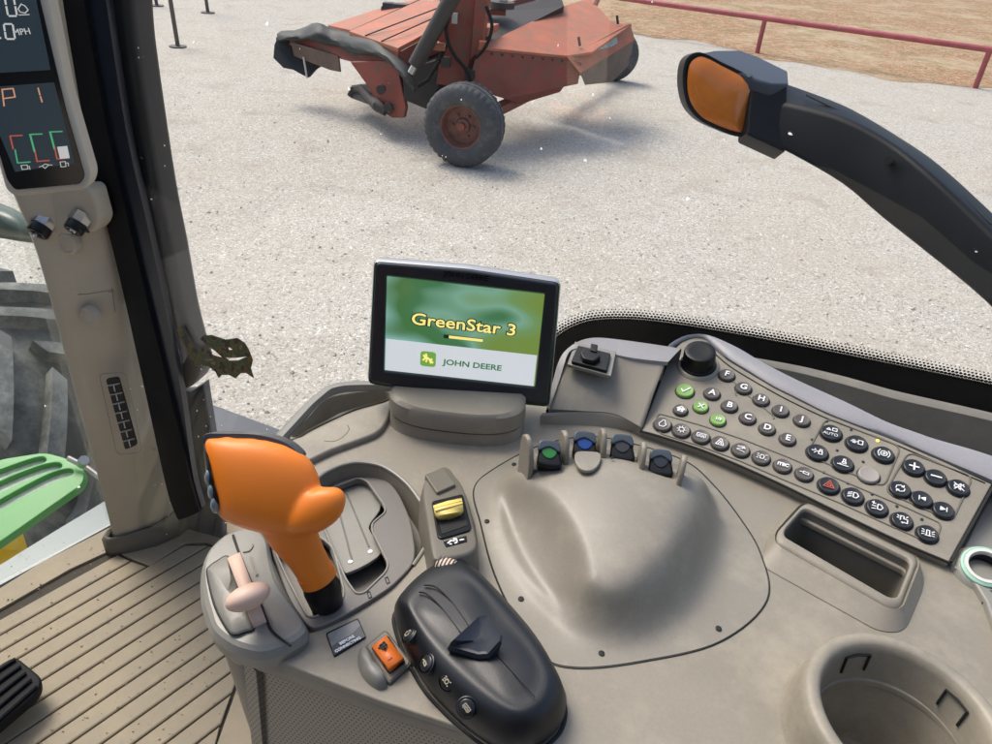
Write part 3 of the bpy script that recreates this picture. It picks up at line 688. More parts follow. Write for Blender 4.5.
# ---- seals and frame of the side window
def strip(name, L, Rr, off, mat, parent, thick=.01, sub=14, uv=False, bulge=0):
    A = [WP.hit(x, y, off) for x, y in cr(L, 5, False)]; B = [WP.hit(x, y, off) for x, y in cr(Rr, 5, False)]
    A, B = resample(A, 40), resample(B, 40)
    rows = [[a-WN*thick for a in A], A, [a.lerp(b, .5)+WN*bulge for a, b in zip(A, B)], B, [b-WN*thick for b in B]]
    return loft(name, rows, mat, parent, angle=50)
frame = thing('side_window_frame', 'black seal and dark navy frame running up beside the cream pillar', 'window frame', FP.hit(205, 520))
strip('inner_seal', [(40, -20), (80, 130), (113, 250), (147, 400), (167, 490), (178, 520)], [(80, -20), (107, 130), (135, 250), (171, 400), (190, 480), (199, 512)], .012, RUBBER, frame, .02, bulge=.004)
strip('glass_border', [(70, -20), (95, 130), (130, 250), (165, 400), (184, 470), (194, 508)], [(103, -20), (126, 130), (153, 250), (179, 380), (192, 470), (202, 508)], .005, NAVY, frame, .012)
FRM = pmat('frame_black_paint', (.0045, .006, .011), .38, var=.1, vscale=20)
plate('outer_frame', WP, [cr([(98, -30), (124, -30), (133, 40), (142, 100), (157, 190), (170, 252), (181, 310), (190, 345), (197, 368), (195, 382), (187, 390), (178, 391), (170, 385), (162, 340), (150, 285), (136, 210), (120, 130), (108, 50)], 4)], -.012, .05, .012, FRM, frame)
plate('lower_frame', WP, [[(150, 330), (176, 392), (190, 392), (203, 384), (212, 440), (222, 500), (222, 560), (180, 560)]], -.065, .02, .004, SLATE, frame)
bd = [WP.hit(x, y, .008) for x, y in cr([(79, -5), (86, 40), (97, 100), (112, 170), (128, 240), (146, 310)], 8, False)]
bd = resample(bd, 220); bm = bmesh.new()
for a, b_ in zip(bd[::1], bd[1:]):
    d = (b_-a)*.28; m_ = (a+b_)/2; box(bm, m_, d, WP.ex*.0012, WN*.0006)
tag(bmobj('stitch_bead', bm, pmat('grey_bead', (.16, .17, .18), .5), frame, smooth=False), kind='stuff')

# slate panel outside below the window, sky reflection put into its blue
sp = thing('slate_side_cover', 'flat slate blue cover panel outside, below the side window, behind the orange grip', 'cover panel', onz(200, 430, 1.2))
SPL = Plane((0, 0, 1.2), (1, 0, 0), (0, 0, 1))
plate('cover_top', SPL, [rnd([(150, 440), (212, 404), (282, 430), (330, 450), (330, 520), (250, 540), (150, 540)], 3)], 0, .03, .004, SLATE, sp)
prism('cover_front', [onz(x, y, 1.165) for x, y in ((120, 452), (212, 418), (212, 560), (120, 560))], (0, 0, -.3), NAVY, sp)

# ---- windscreen side: tyre, green panel, hub
tw = thing('front_wheel', 'huge front tractor tyre with chunky tread lugs seen through the windscreen', 'wheel', (-1.83, 2.04, 0))
fwd = Vector((-.971, .239, 0)); 
tc = Vector((-1.83, 2.04, .68)); TA = -WN; TR = .70; TW = .56
TYRE2 = pmat('dusty_tractor_tyre', (.035, .041, .042), .75, bump=.4, bscale=70, var=.2, vscale=5, grime=((.15, .16, .145), 6, .46, .7))
LUG = pmat('worn_lug_face', (.085, .092, .088), .8, bump=.4, bscale=60, var=.25, vscale=9, grime=((.22, .225, .2), 7, .45, .62))
prof = [(.50, -.40), (.62, -.47), (.80, -.5), (.92, -.47), (.955, -.40), (.965, -.2), (.97, 0), (.965, .2), (.955, .40), (.92, .47), (.80, .5), (.62, .47), (.50, .40)]
def wp_(a, r, w): return tc+(fwd*math.cos(a)+Z*math.sin(a))*(r*TR)+TA*(w*TW)
loft('tyre', [[wp_(2*math.pi*k/96, r, w) for k in range(96)] for r, w in prof], TYRE2, tw, closed=True, angle=60)
NL = 22
for k in range(NL):
    for sgn in (-1, 1):
        a0 = 2*math.pi*(k+(.5 if sgn > 0 else 0))/NL
        rows = []
        for f in (0, .25, .5, .75, 1):
            w = sgn*(.03+f*.45); a = a0+f*.34; hw = .040+.012*f
            r0, r1 = .95-.03*f*f, 1.045-.035*f*f
            rows.append([wp_(a-hw*1.25, r0, w), wp_(a-hw, r1, w), wp_(a+hw, r1, w), wp_(a+hw*1.25, r0, w)])
        if math.sin(a0) < -.3: continue
        loft('tread_lug', rows, LUG, tw, cap0=True, cap1=True, angle=30)
YW = pmat('yellow_rim_paint', (.72, .46, .01), .4, var=.08)
pr = [(.50, -.40), (.47, -.42), (.45, -.36), (.42, -.2), (.3, -.12), (.12, -.12)]
loft('yellow_rim', [[wp_(2*math.pi*k/64, r, w) for k in range(64)] for r, w in pr], YW, tw, closed=True, cap1=True, angle=30)
GRN = pmat('green_paint', (.03, .27, .04), .4, var=.1, vscale=8)
gp = thing('green_vent_panel', 'bright green slotted panel outside the windscreen above the yellow rim', 'vent panel', onz(40, 490, 1.52))
GP = Plane(onD(40, 495, 1.62), ray(85, 465)-ray(0, 510), (0, -.25, 1))
slots = [cr([(-40, 489), (-10, 474), (25, 461), (42, 457), (44, 462), (20, 470), (-10, 484), (-40, 500)], 4), cr([(-40, 506), (0, 482), (40, 466), (58, 463), (60, 468), (40, 474), (0, 492), (-40, 515)], 4), cr([(-40, 524), (0, 500), (45, 476), (68, 469), (72, 474), (50, 483), (0, 509), (-40, 535)], 4)]
plate('green_grille', GP, [rnd([(-60, 480), (0, 459), (45, 452), (70, 459), (86, 470), (83, 484), (60, 500), (0, 542), (-60, 580)], 9)]+slots, 0, .022, .003, GRN, gp)
plate('pale_backing', GP, [[(-55, 485), (40, 456), (75, 468), (74, 480), (-55, 560)]], -.014, .004, .001, pmat('pale_mesh', (.62, .66, .58), .5, var=.2, vscale=60), gp)
db = thing('work_light', 'rounded dark green lamp housing at the left edge outside windscreen', 'work light', onD(14, 222, 1.5))
bm = bmesh.new(); inflate(bm, cr([(-40, 190), (0, 203), (25, 215), (44, 232), (45, 243), (25, 242), (0, 238), (-40, 232)], 5), 1.5, .06); bmobj('lamp_housing', bm, pmat('dark_green_paint', (.03, .07, .06), .3), db)
tubeobj('lamp_bracket', [onD(-30, 215, 1.5), onD(-60, 230, 1.5)], .015, BLACK, db)
wi = thing('wiper_arm', 'thin silver wiper arm with bolted pivot low on the windscreen', 'wiper', onD(105, 515, 1.66))
tubeobj('arm', [onD(68, 458, 1.66), onD(84, 466, 1.66), onD(118, 491, 1.64)], .006, METAL, wi)
for x, y in ((82, 464), (101, 517), (112, 507)): tubeobj('pivot_bolt', [onD(x, y, 1.64), onD(x+2, y-4, 1.62)], .011, METAL, wi, 8)
tubeobj('link', [onD(101, 517, 1.65), onD(125, 500, 1.65)], .01, METAL, wi)
sill = thing('windscreen_sill', 'pale blue grey metal sill below the windscreen glass', 'sill', FP.hit(60, 560))
prism('sill_plate', [onz(x, y, ZF-.012) for x, y in ((-80, 628), (0, 585), (118, 521), (150, 498), (120, 492), (60, 528), (0, 565), (-80, 610))], (0, 0, -.02), pmat('pale_sill', (.28, .31, .31), .5, var=.12), sill)

# ---- glass panes
def glass(name, tint, dust, scale, haze=0):
    m = bpy.data.materials.new(name); m.use_nodes = True; t = m.node_tree; t.nodes.clear(); L = t.links.new
    out = t.nodes.new('ShaderNodeOutputMaterial'); tr = t.nodes.new('ShaderNodeBsdfTransparent'); tr.inputs[0].default_value = (*tint, 1)
    gl = t.nodes.new('ShaderNodeBsdfGlossy'); gl.inputs['Roughness'].default_value = .02
    gi = t.nodes.new('ShaderNodeNewGeometry'); dt = t.nodes.new('ShaderNodeVectorMath'); dt.operation = 'DOT_PRODUCT'; L(gi.outputs['Normal'], dt.inputs[0]); L(gi.outputs['Incoming'], dt.inputs[1])
    def mm(op, a_, b_):
        q_ = t.nodes.new('ShaderNodeMath'); q_.operation = op
        for i_, v_ in enumerate((a_, b_)):
            if isinstance(v_, (int, float)): q_.inputs[i_].default_value = v_
            elif v_ is not None: L(v_, q_.inputs[i_])
        return q_.outputs[0]
    fr = mm('ADD', mm('MULTIPLY', mm('POWER', mm('SUBTRACT', 1, mm('ABSOLUTE', dt.outputs['Value'], None)), 5), .9), .038)
    m1 = t.nodes.new('ShaderNodeMixShader'); L(fr, m1.inputs[0]); L(tr.outputs[0], m1.inputs[1]); L(gl.outputs[0], m1.inputs[2])
    d1_ = t.nodes.new('ShaderNodeBsdfDiffuse'); d1_.inputs[0].default_value = (.85, .83, .8, 1); d2_ = t.nodes.new('ShaderNodeBsdfTranslucent'); d2_.inputs[0].default_value = (.85, .83, .8, 1); df = t.nodes.new('ShaderNodeAddShader'); L(d1_.outputs[0], df.inputs[0]); L(d2_.outputs[0], df.inputs[1])
    g = t.nodes.new('ShaderNodeNewGeometry')
    n = t.nodes.new('ShaderNodeTexNoise'); n.inputs['Scale'].default_value = 3; n.inputs['Detail'].default_value = 6; L(g.outputs['Position'], n.inputs['Vector'])
    v = t.nodes.new('ShaderNodeTexVoronoi'); v.inputs['Scale'].default_value = scale; nd_ = t.nodes.new('ShaderNodeTexNoise'); nd_.inputs['Scale'].default_value = 260; L(g.outputs['Position'], nd_.inputs['Vector'])
    va_ = t.nodes.new('ShaderNodeVectorMath'); va_.operation = 'MULTIPLY_ADD'; L(nd_.outputs['Color'], va_.inputs[0]); va_.inputs[1].default_value = (.006, .006, .006); L(g.outputs['Position'], va_.inputs[2]); L(va_.outputs[0], v.inputs['Vector'])
    sc = t.nodes.new('ShaderNodeSeparateColor'); L(v.outputs['Color'], sc.inputs[0])
    r = t.nodes.new('ShaderNodeMath'); r.operation = 'MULTIPLY'; L(sc.outputs[1], r.inputs[0]); r.inputs[1].default_value = .075      # speck size per cell
    lt = t.nodes.new('ShaderNodeMath'); lt.operation = 'LESS_THAN'; L(v.outputs['Distance'], lt.inputs[0]); L(r.outputs[0], lt.inputs[1])
    g2 = t.nodes.new('ShaderNodeMath'); g2.operation = 'GREATER_THAN'; L(sc.outputs[0], g2.inputs[0]); g2.inputs[1].default_value = dust
    mu = t.nodes.new('ShaderNodeMath'); mu.operation = 'MULTIPLY'; L(lt.outputs[0], mu.inputs[0]); L(g2.outputs[0], mu.inputs[1])
    mh = t.nodes.new('ShaderNodeMapRange'); mh.inputs[1].default_value = .35; mh.inputs[2].default_value = .8; mh.inputs[3].default_value = haze*.5; mh.inputs[4].default_value = haze*1.8+.0003; L(n.outputs['Fac'], mh.inputs[0])
    mx = t.nodes.new('ShaderNodeMath'); mx.operation = 'MAXIMUM'; L(mu.outputs[0], mx.inputs[0]); L(mh.outputs[0], mx.inputs[1])
    m2 = t.nodes.new('ShaderNodeMixShader'); L(mx.outputs[0], m2.inputs[0]); L(m1.outputs[0], m2.inputs[1]); L(df.outputs[0], m2.inputs[2]); L(m2.outputs[0], out.inputs[0]); return m
sg = thing('side_window', 'large side window pane flecked with dirt specks and water spots', 'window', WP.o+WP.ex*0)
p0 = WP.o; 
prism('glass_pane', [p0+WP.ex*a+Z*b for a, b in ((-1.0, -.66), (1.4, -.66), (1.4, .75), (-1.0, .75))], WN*-.004, glass('side_glass', (.97, .98, .97), .35, 42, .0012), sg)
wsd = (FP.hit(0, 588)-FP.hit(128, 520)).normalized()
ws = thing('windscreen', 'dusty hazy windscreen pane left of the cream pillar', 'window', FP.hit(60, 556))
w0 = FP.hit(132, 512)
prism('glass_pane', [w0+wsd*a+Z*b for a, b in ((0, .0), (1.3, .0), (1.3, 1.6), (0, 1.6))], Vector((-wsd.y, wsd.x, 0))*.004, glass('windscreen_glass', (.96, .98, .97), .7, 26, .003), ws)
# unseen beige sheet, added for its faint reflection in the side pane
def mirror_hit(x, y, Y):
    p = WP.hit(x, y); d = ray(x, y); d = d-WN*(2*d.dot(WN)); return p+d*((Y-p.y)/d.y)
pcn = [mirror_hit(*c_, -.735) for c_ in ((567, -40), (614, -44), (603, 133), (567, 117))]
pap = thing('added_reflection_sheet', 'unseen beige paper sheet added for its faint reflection in side window', 'paper', pcn[3])
prism('sheet', pcn, (0, .002, 0), pmat('reflection_beige', (.8, .68, .5), .8), pap)
# dark ceramic band with dotted fade at the bottom of the side pane
FR = bpy.data.materials.new('ceramic_frit'); FR.use_nodes = True; t = FR.node_tree; t.nodes.clear(); L = t.links.new
out = t.nodes.new('ShaderNodeOutputMaterial'); b = t.nodes.new('ShaderNodeBsdfPrincipled'); b.inputs['Base Color'].default_value = (.006, .007, .008, 1); b.inputs['Roughness'].default_value = .25
uvn = t.nodes.new('ShaderNodeUVMap'); sx = t.nodes.new('ShaderNodeSeparateXYZ'); L(uvn.outputs[0], sx.inputs[0])
def MA(op, a, b_=None, c=None):
    n = t.nodes.new('ShaderNodeMath'); n.operation = op
    for i, v in enumerate((a, b_, c)):
        if v is None: continue
        if isinstance(v, (int, float)): n.inputs[i].default_value = v
        else: L(v, n.inputs[i])
    return n.outputs[0]
PX = .0042
u = MA('DIVIDE', sx.outputs[0], PX); vv = MA('MULTIPLY', sx.outputs[1], 5.0)          # 7 rows across the fade
rowi = MA('FLOOR', vv); u2 = MA('ADD', u, MA('MULTIPLY', MA('MODULO', rowi, 2), .5))
fx = MA('SUBTRACT', MA('FRACT', u2), .5); fy = MA('SUBTRACT', MA('FRACT', vv), .5)
dd = MA('SQRT', MA('ADD', MA('POWER', fx, 2), MA('POWER', fy, 2)))
rr_ = MA('MULTIPLY_ADD', sx.outputs[1], -.5, .66)
al = MA('LESS_THAN', dd, rr_)
trn = t.nodes.new('ShaderNodeBsdfTransparent'); ms = t.nodes.new('ShaderNodeMixShader'); L(al, ms.inputs[0]); L(trn.outputs[0], ms.inputs[1]); L(b.outputs[0], ms.inputs[2]); L(ms.outputs[0], out.inputs[0])
ftop = cr([(536, 372), (545, 352), (557, 338), (575, 327), (598, 321), (640, 321), (700, 329), (800, 347), (900, 367), (992, 386), (1120, 414)], 8, False)
A = resample([WP.hit(x, y, .002) for x, y in ftop], 90)
def upo(P, d):
    o_ = []
    for i, p in enumerate(P):
        t_ = (P[min(i+1, len(P)-1)]-P[max(i-1, 0)]).normalized(); nn = WN.cross(t_); nn = nn if nn.z > 0 else -nn; o_.append(p+nn*d)
    return o_
loft('dotted_fade', [upo(A, -.001), upo(A, .0165)], FR, sg, uv=True, smooth=False)
frb = pmat('ceramic_band', (.006, .007, .008), .25)
B2 = resample([WP.hit(x, y, .002) for x, y in cr([(536, 560), (600, 520), (700, 480), (800, 500), (900, 510), (992, 520), (1120, 540)], 6, False)], 90)
loft('black_band', [A, B2], frb, sg, smooth=False)

# ---- camouflage sticker on the glass
CAMO = bpy.data.materials.new('camo_print'); CAMO.use_nodes = True; t = CAMO.node_tree; b = t.nodes['Principled BSDF']; b.inputs['Roughness'].default_value = .4
g = t.nodes.new('ShaderNodeNewGeometry'); n = t.nodes.new('ShaderNodeTexNoise'); n.inputs['Scale'].default_value = 75; n.inputs['Detail'].default_value = 4; t.links.new(g.outputs['Position'], n.inputs['Vector'])
r = t.nodes.new('ShaderNodeValToRGB'); r.color_ramp.interpolation = 'CONSTANT'; e = r.color_ramp.elements
e[0].color = (.012, .014, .008, 1); e[1].position = .46; e[1].color = (.12, .07, .012, 1)
x = e.new(.53); x.color = (.03, .075, .02, 1); x = e.new(.6); x.color = (.06, .04, .015, 1); x = e.new(.68); x.color = (.17, .15, .035, 1)
t.links.new(n.outputs['Fac'], r.inputs[0]); t.links.new(r.outputs[0], b.inputs['Base Color'])
stk = thing('camo_sticker', 'ragged brown and olive camouflage sticker stuck on the window beside the black frame', 'sticker', WP.hit(215, 355))
bird = [(176.4, 329.4), (182, 328), (186.6, 334.5), (191.6, 343), (195.7, 349), (203.5, 348), (209, 350.5), (213, 355), (222, 357.5), (215, 351), (206, 344.6), (200, 339), (203.5, 335.5), (212, 335), (225.5, 339.6), (237.3, 338), (245, 343), (249, 350), (253, 360), (251, 368), (254, 378.5), (246, 373), (240.7, 373.4), (235.6, 378.5), (229, 375), (222, 375), (218.7, 378.5), (215.3, 371.7), (208.6, 366.6), (198.4, 364), (196.7, 371), (194, 362), (189, 358), (187, 350), (183, 343)]
plate('sticker_film', WP, [bird, [(226, 357.5), (236, 358), (247, 356.5), (238, 360.5), (229, 360.5)], [(202, 359), (209, 358.5), (213, 360), (207, 361.5)], [(228, 347), (233, 349.5), (229, 350)]], .0045, .0004, .00005, CAMO, stk)

# ================================================================ SIDE CONSOLE
con = thing('side_console', 'taupe plastic side console with large moulded dome, lever quadrant and storage slot', 'console', Vector((.1, .5, ZF)))
def C(x, y): return (x, y)
# --- tray hole, quadrant bowl, cubby, cup hole (world outlines)
tray_in = cr([(290, 438), (305, 421.6), (319.7, 404), (332.6, 397.4), (356.8, 393.4), (387, 392.5), (389, 400), (356.8, 409.5), (332.6, 420), (308, 432), (296, 439.5)], 4)
bowl = cr([(305, 500), (311, 486), (322, 475), (335, 468), (347, 464), (361, 462.6), (383.5, 467), (406, 483), (422, 504), (427, 515), (429, 527), (425.5, 546), (413, 566), (390, 589), (353, 614), (316, 630.5), (306, 629), (298, 617), (272, 575), (260, 545), (275, 530)], 4)
cub_hole = rnd([(798, 502), (916, 560), (894, 602), (779, 536)], 9)
CUPC = V(907, 716, .03)
cub_o = [V(x, y, .014) for x, y in cub_hole]
def drop(P, z): return [Vector((p.x, p.y, z)) for p in P]
def circ(c, r, z, n=64, e=1): return [Vector((c.x+r*math.cos(2*math.pi*i/n), c.y+r*e*math.sin(2*math.pi*i/n), z)) for i in range(n)]
edge_top = cr([(276, 437), (292, 421), (303, 409), (313, 400), (324.5, 391), (335, 387.5), (348.7, 385.5), (373, 385), (400, 385)], 4, False)
edge_left = [(505, 744), (700, 850), (262, 655)]
outline = [tuple(p) for p in edge_top] + [(470, 384), (540, 400), (640, 372), (700, 388), (760, 410), (830, 440), (1000, 500), (1200, 600), (1300, 900), (1250, 1500), (760, 1500), (700, 855), (505, 742.5), (380, 701), (262, 655), (252, 640), (250, 600), (258, 545), (266, 480)]
holes = [[V(*p) for p in tray_in], [V(*p) for p in bowl], drop(cub_o, ZC), circ(CUPC, .0445, ZC)]
plate('top_panel', BASE, [[V(*p) for p in outline]]+holes, 0, .006, .0015, TAUPE, con, world=True)
# under-body sides
side_px = [(266, 480), (276, 437)]+[tuple(p) for p in edge_top]+[(470, 384), (540, 400), (640, 372), (760, 410), (830, 440), (1000, 500)]
r0 = [V(*p) for p in side_px]
loft('rear_side', [[p-Z*.002 for p in r0], [p-Z*.05 for p in r0], [p-Z*.3 for p in r0]], TAUPE, con, angle=40)
# near side: smooth band, then perforated panel
e0 = [V(*p) for p in cr([(232, 642), (248, 651), (262, 655), (380, 698), (505, 742.5), (760, 860), (900, 1000)], 5, False)]
cen = Vector((.15, .4, 0)); 
def inward(P, d):
    o_ = []
    for i, p in enumerate(P):
        t_ = P[min(i+1, len(P)-1)]-P[max(i-1, 0)]; nn = Vector((-t_.y, t_.x, 0)).normalized(); nn = nn if nn.dot(cen-Vector((p.x, p.y, 0))) > 0 else -nn; o_.append(p+nn*d)
    return o_
loft('edge_band', [[p-Z*.0005 for p in inward(e0, .004)], [p-Z*.0002 for p in inward(e0, .001)], [p-Z*.003 for p in inward(e0, -.001)], [p-Z*.022 for p in inward(e0, .002)], [p-Z*.024 for p in inward(e0, .010)]], TAUPE, con, angle=60)
PERF = pmat('perforated_taupe', (.25, .215, .165), .7)
t = PERF.node_tree; L = t.links.new; b = t.nodes['Principled BSDF']
uvn = t.nodes.new('ShaderNodeUVMap'); sx = t.nodes.new('ShaderNodeSeparateXYZ'); L(uvn.outputs[0], sx.inputs[0])
u = MA('DIVIDE', sx.outputs[0], .0034); vv = MA('MULTIPLY', sx.outputs[1], 130); u2 = MA('ADD', u, MA('MULTIPLY', MA('MODULO', MA('FLOOR', vv), 2), .5))
dd = MA('SQRT', MA('ADD', MA('POWER', MA('SUBTRACT', MA('FRACT', u2), .5), 2), MA('POWER', MA('SUBTRACT', MA('FRACT', vv), .5), 2)))
lt = MA('LESS_THAN', dd, .2); mx = t.nodes.new('ShaderNodeMix'); mx.data_type = 'RGBA'; L(lt, mx.inputs['Factor']); mx.inputs[6].default_value = (.38, .335, .25, 1); mx.inputs[7].default_value = (.09, .08, .06, 1); L(mx.outputs[2], b.inputs['Base Color'])
pr0 = [p-Z*.024 for p in inward(e0, .006)]; loft('perforated_side', [pr0, [p-Z*.4 for p in inward(pr0, -.03)]], PERF, con, uv=True)
# support column below lever module
col0 = [V(x, y, -.03) for x, y in cr([(228, 560), (214, 600), (220, 640), (230, 660), (246, 664), (275, 640)], 6, False)]
loft('support_column', [col0, [p-Z*.42+Vector((.02, .02, 0)) for p in col0]], TAUPE, con, angle=60)

# --- left storage tray
ti = [V(*p) for p in tray_in]
loft('storage_tray', [[p+Z*.001 for p in ti], [p+Z*.0022 for p in shrink(ti, .002)], [p-Z*.004 for p in shrink(ti, .003)], [p-Z*.07 for p in shrink(ti, .008)]], TAUPE, con, closed=True, cap1=True, angle=50)
tr = [V(x, y, .0) for x, y in cr([(274, 440), (289, 424), (303, 409), (313, 400), (324.5, 391), (335, 387.5), (348.7, 385.5), (373, 385), (392, 385)], 4, False)]
loft('tray_rim', [[p-Z*.03 for p in tr], [p+Z*.004 for p in tr], [p+Z*.007 for p in inward(tr, .003)], [p+Z*.0065 for p in inward(tr, .009)], [p-Z*.001 for p in inward(tr, .011)]], TAUPE_L, con, angle=60)
st = [V(x, y, 0) for x, y in cr([(303, 466), (332.6, 451.5), (363, 440), (376, 434.5), (384, 427), (388, 418)], 5, False)]
loft('tray_step', [[p+Z*.0 for p in inward(st, -.004)], [p+Z*.0055 for p in inward(st, .002)], [p+Z*.006 for p in inward(st, .004)]], TAUPE, con, angle=60) if False else None
stp = cr([(289, 441), (308, 433.5), (332.6, 421.5), (356.8, 411), (390, 401), (390, 412), (384, 425), (376, 432.5), (363, 438), (332.6, 449), (307, 461), (285, 470), (278, 455)], 4)
plate('tray_ledge', BASE, [stp], .006, .008, .0025, TAUPE, con)
tubeobj('arc_mark', [V(x, y, .0058) for x, y in cr([(324, 441), (334, 441.5), (343, 437), (349, 430), (347.5, 425.5)], 5, False)], .0004, VOID, con, 6)

# --- monitor pedestal
pc = V(457, 421, 0); rot = Vector((1, -.06, 0)).normalized(); prp = Vector((.06, 1, 0)).normalized()
def pell(rx, ry, z, dx=0, dy=0, n=72): 
    o_ = []
    for i in range(n):
        a = 2*math.pi*i/n; ca, sa = math.cos(a), math.sin(a)
        ca = math.copysign(abs(ca)**.75, ca); sa = math.copysign(abs(sa)**.75, sa)
        o_.append(pc+rot*(rx*ca+dx)+prp*(ry*sa+dy)+Z*z)
    return o_
ped2 = loft('monitor_pedestal', [pell(.0645, .036, -.002, -.001, .001), pell(.0625, .0345, .001), pell(.0615, .034, .012)], TAUPE, con, closed=True, cap1=True, angle=50)
loft('pedestal_collar', [pell(.0600, .0325, .011), pell(.0600, .0325, .0135), pell(.0625, .035, .0140), pell(.063, .0352, .016), pell(.062, .0345, .030), pell(.058, .032, .033)], TAUPE, con, closed=True, cap1=True, angle=40)

# --- quadrant bowl and plate with slots
bw = [V(*p) for p in bowl]
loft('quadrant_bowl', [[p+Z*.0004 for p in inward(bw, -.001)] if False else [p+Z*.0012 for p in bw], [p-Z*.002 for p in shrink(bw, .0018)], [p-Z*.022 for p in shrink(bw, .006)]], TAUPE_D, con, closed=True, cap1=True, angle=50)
rimt = [V(*p) for p in cr([(305, 500), (311, 486), (322, 475), (335, 468), (347, 464), (361, 462.6), (383.5, 467), (406, 483), (422, 504), (427, 515), (429, 527), (425.5, 546), (413, 566)], 6, False)]
tubeobj('bowl_lip', [p+Z*.0002 for p in rimt], .0016, TAUPE_L, con, 8)
qa, qb, qc = V(300, 620, .002), V(412, 564, .002), V(362, 471, -.014)
QP = plane3(qa, qb, qc)
QD = pmat('quadrant_grey_plastic', (.135, .125, .11), .42, bump=.25, bscale=900, var=.06, vscale=12)
q_out = cr([(270, 539), (285, 520), (300, 505), (311, 496), (325, 486), (345, 476), (366, 471.5), (387, 481), (397, 491), (404, 504), (410, 519), (413.5, 536), (415, 552), (411.5, 565), (400, 578), (386, 590), (352, 611), (330, 622), (317, 627), (309, 626), (300, 616), (285, 590)], 5)
slot2 = rnd([(306, 498), (358, 478), (367, 481), (384, 505), (386, 512), (372, 524), (372, 531), (388.5, 564), (386, 572), (364, 593.5), (356, 594), (346, 580), (319, 517)], 4)
slot1 = rnd([(272, 545), (290, 536), (322, 538), (333, 548), (344.5, 592), (342, 602), (314, 618), (307, 616), (287, 578)], 5)
plate('quadrant_plate', QP, [q_out, slot2, slot1], 0, .006, .0012, QD, con)
def slotwell(name, out, off, depth, mat, d=.0006):
    a = [QP.hit(x, y, off) for x, y in out]; return loft(name, [a, [p-QP.n*depth for p in a]], mat, con, closed=True, cap1=True)
slotwell('slot_liner', slot1, -.0055, .035, VOID); slotwell('slot_liner', slot2, -.0055, .03, VOID)
for so in (slot1, slot2):
    a = [QP.hit(x, y, .0) for x, y in so]; tubeobj('slot_bead', [p+QP.n*.0002 for p in a], .0009, TAUPE_L, con, 6, closed=True)
plate('gear_gate', QP, [cr([(304, 500), (330, 487), (357, 480), (366, 484), (381, 505), (370, 524), (371, 532), (382, 552), (352, 571), (340, 566), (316, 515)], 4)], -.0075, .003, .0008, TAUPE_L, con)
for a, b_ in (((347, 494), (369, 547)), ((336, 500), (352, 560))):
    tubeobj('gate_groove', [QP.hit(*a, -.0074), QP.hit(*b_, -.0074)], .0007, QD, con, 6)
for x, y in ((350.5, 562), (370.3, 551.8)): disc('white_dot', QP, QP.hit(x, y, -.0075), .0019, .0006, WHITE, con, bev=.0001)
for x, y in ((369, 595), (387, 580.5)):
    strokes('gate_mark', [[(x-2, y-2.5), (x+.5, y-3.8), (x+2.6, y+1.8), (x, y+3), (x-2, y-2.5)]], QP, lambda u_, v_: QP.hit(u_, v_, .0004), .0003, VOID, con)

# --- hand throttle module
mod = [(229, 530), (216, 539), (207, 549), (201, 563), (199.5, 580), (201, 600), (206, 617), (213, 632), (229, 644), (245, 650), (262, 652.5), (280, 648), (298, 640), (308, 629), (301, 614), (286, 590), (272, 557), (266, 535), (250, 526)]
mp_ = cr(mod, 4); MZ = .014
mo_ = [V(x, y, MZ) for x, y in mp_]; mt_ = [V(x, y, MZ) for x, y in mp_]
cm = sum(mt_, Vector())/len(mt_)
loft('throttle_module', [[p-Z*.062+Vector((-.004, .010, 0)) for p in shrink(mt_, .036)], [p-Z*.045+Vector((-.002, .006, 0)) for p in shrink(mt_, .016)], [p-Z*.018 for p in shrink(mt_, .001)], [p-Z*.007 for p in shrink(mt_, -.0006)], [p-Z*.0015 for p in shrink(mt_, .002)], [p+Z*.0005 for p in shrink(mt_, .005)], [p+Z*.002 for p in shrink(mt_, .018)]], TAUPE_L, con, closed=True, cap1=True, angle=24)
MP = Plane(cm+Z*.0022, Vector((1, 0, 0)), Z)
seam = [MP.hit(x, y, .0002) for x, y in cr([(233, 535), (238.4, 551), (248, 575), (260, 602), (266, 618), (273, 632), (291, 646)], 5, False)]
inset = cr([(207.5, 574), (210, 567), (217, 562), (227.5, 557), (233, 570), (243, 600), (254, 627), (245, 632), (235, 635), (228, 630), (215, 606)], 4)
a = [MP.hit(x, y, 0) for x, y in inset]
loft('inset_cover', [[p-Z*.003 for p in a], [p+Z*.0006 for p in a], [p+Z*.002 for p in shrink(a, .0015)], [p+Z*.005 for p in shrink(a, .009)]], TAUPE_L, con, closed=True, cap1=True, angle=50)
tubeobj('inset_seam', [p+Z*.0003 for p in a], .0009, VOID, con, 6, closed=True)
tubeobj('module_seam', seam, .0009, VOID, con, 6)
thr = thing('throttle_lever', 'pale pink oval handled hand throttle lever on the left end of the console', 'lever', MP.hit(248, 600))
arcp = []
for i in range(11):
    f = i/10; x = 233.5+(260.5-233.5)*f; y = 555+(625-555)*f; h = .004+.010*math.sin(math.pi*f)
    arcp.append([MP.hit(x-6.3, y+3, h), MP.hit(x+6.3, y-3, h)])
loft('track_strip', [[p[0] for p in arcp], [p[1] for p in arcp]], PINK, thr, solid=.003)
hc = MP.hit(248, 597, .027); ax_ = (MP.hit(270.5, 587, .03)-MP.hit(225.5, 606, .027)); hl = ax_.length/2; ax_.normalize()
bm = bmesh.new(); bmesh.ops.create_uvsphere(bm, u_segments=32, v_segments=20, radius=1)
pv = (ray(248, 597).normalized()).cross(ax_).normalized(); tv = ax_.cross(pv)
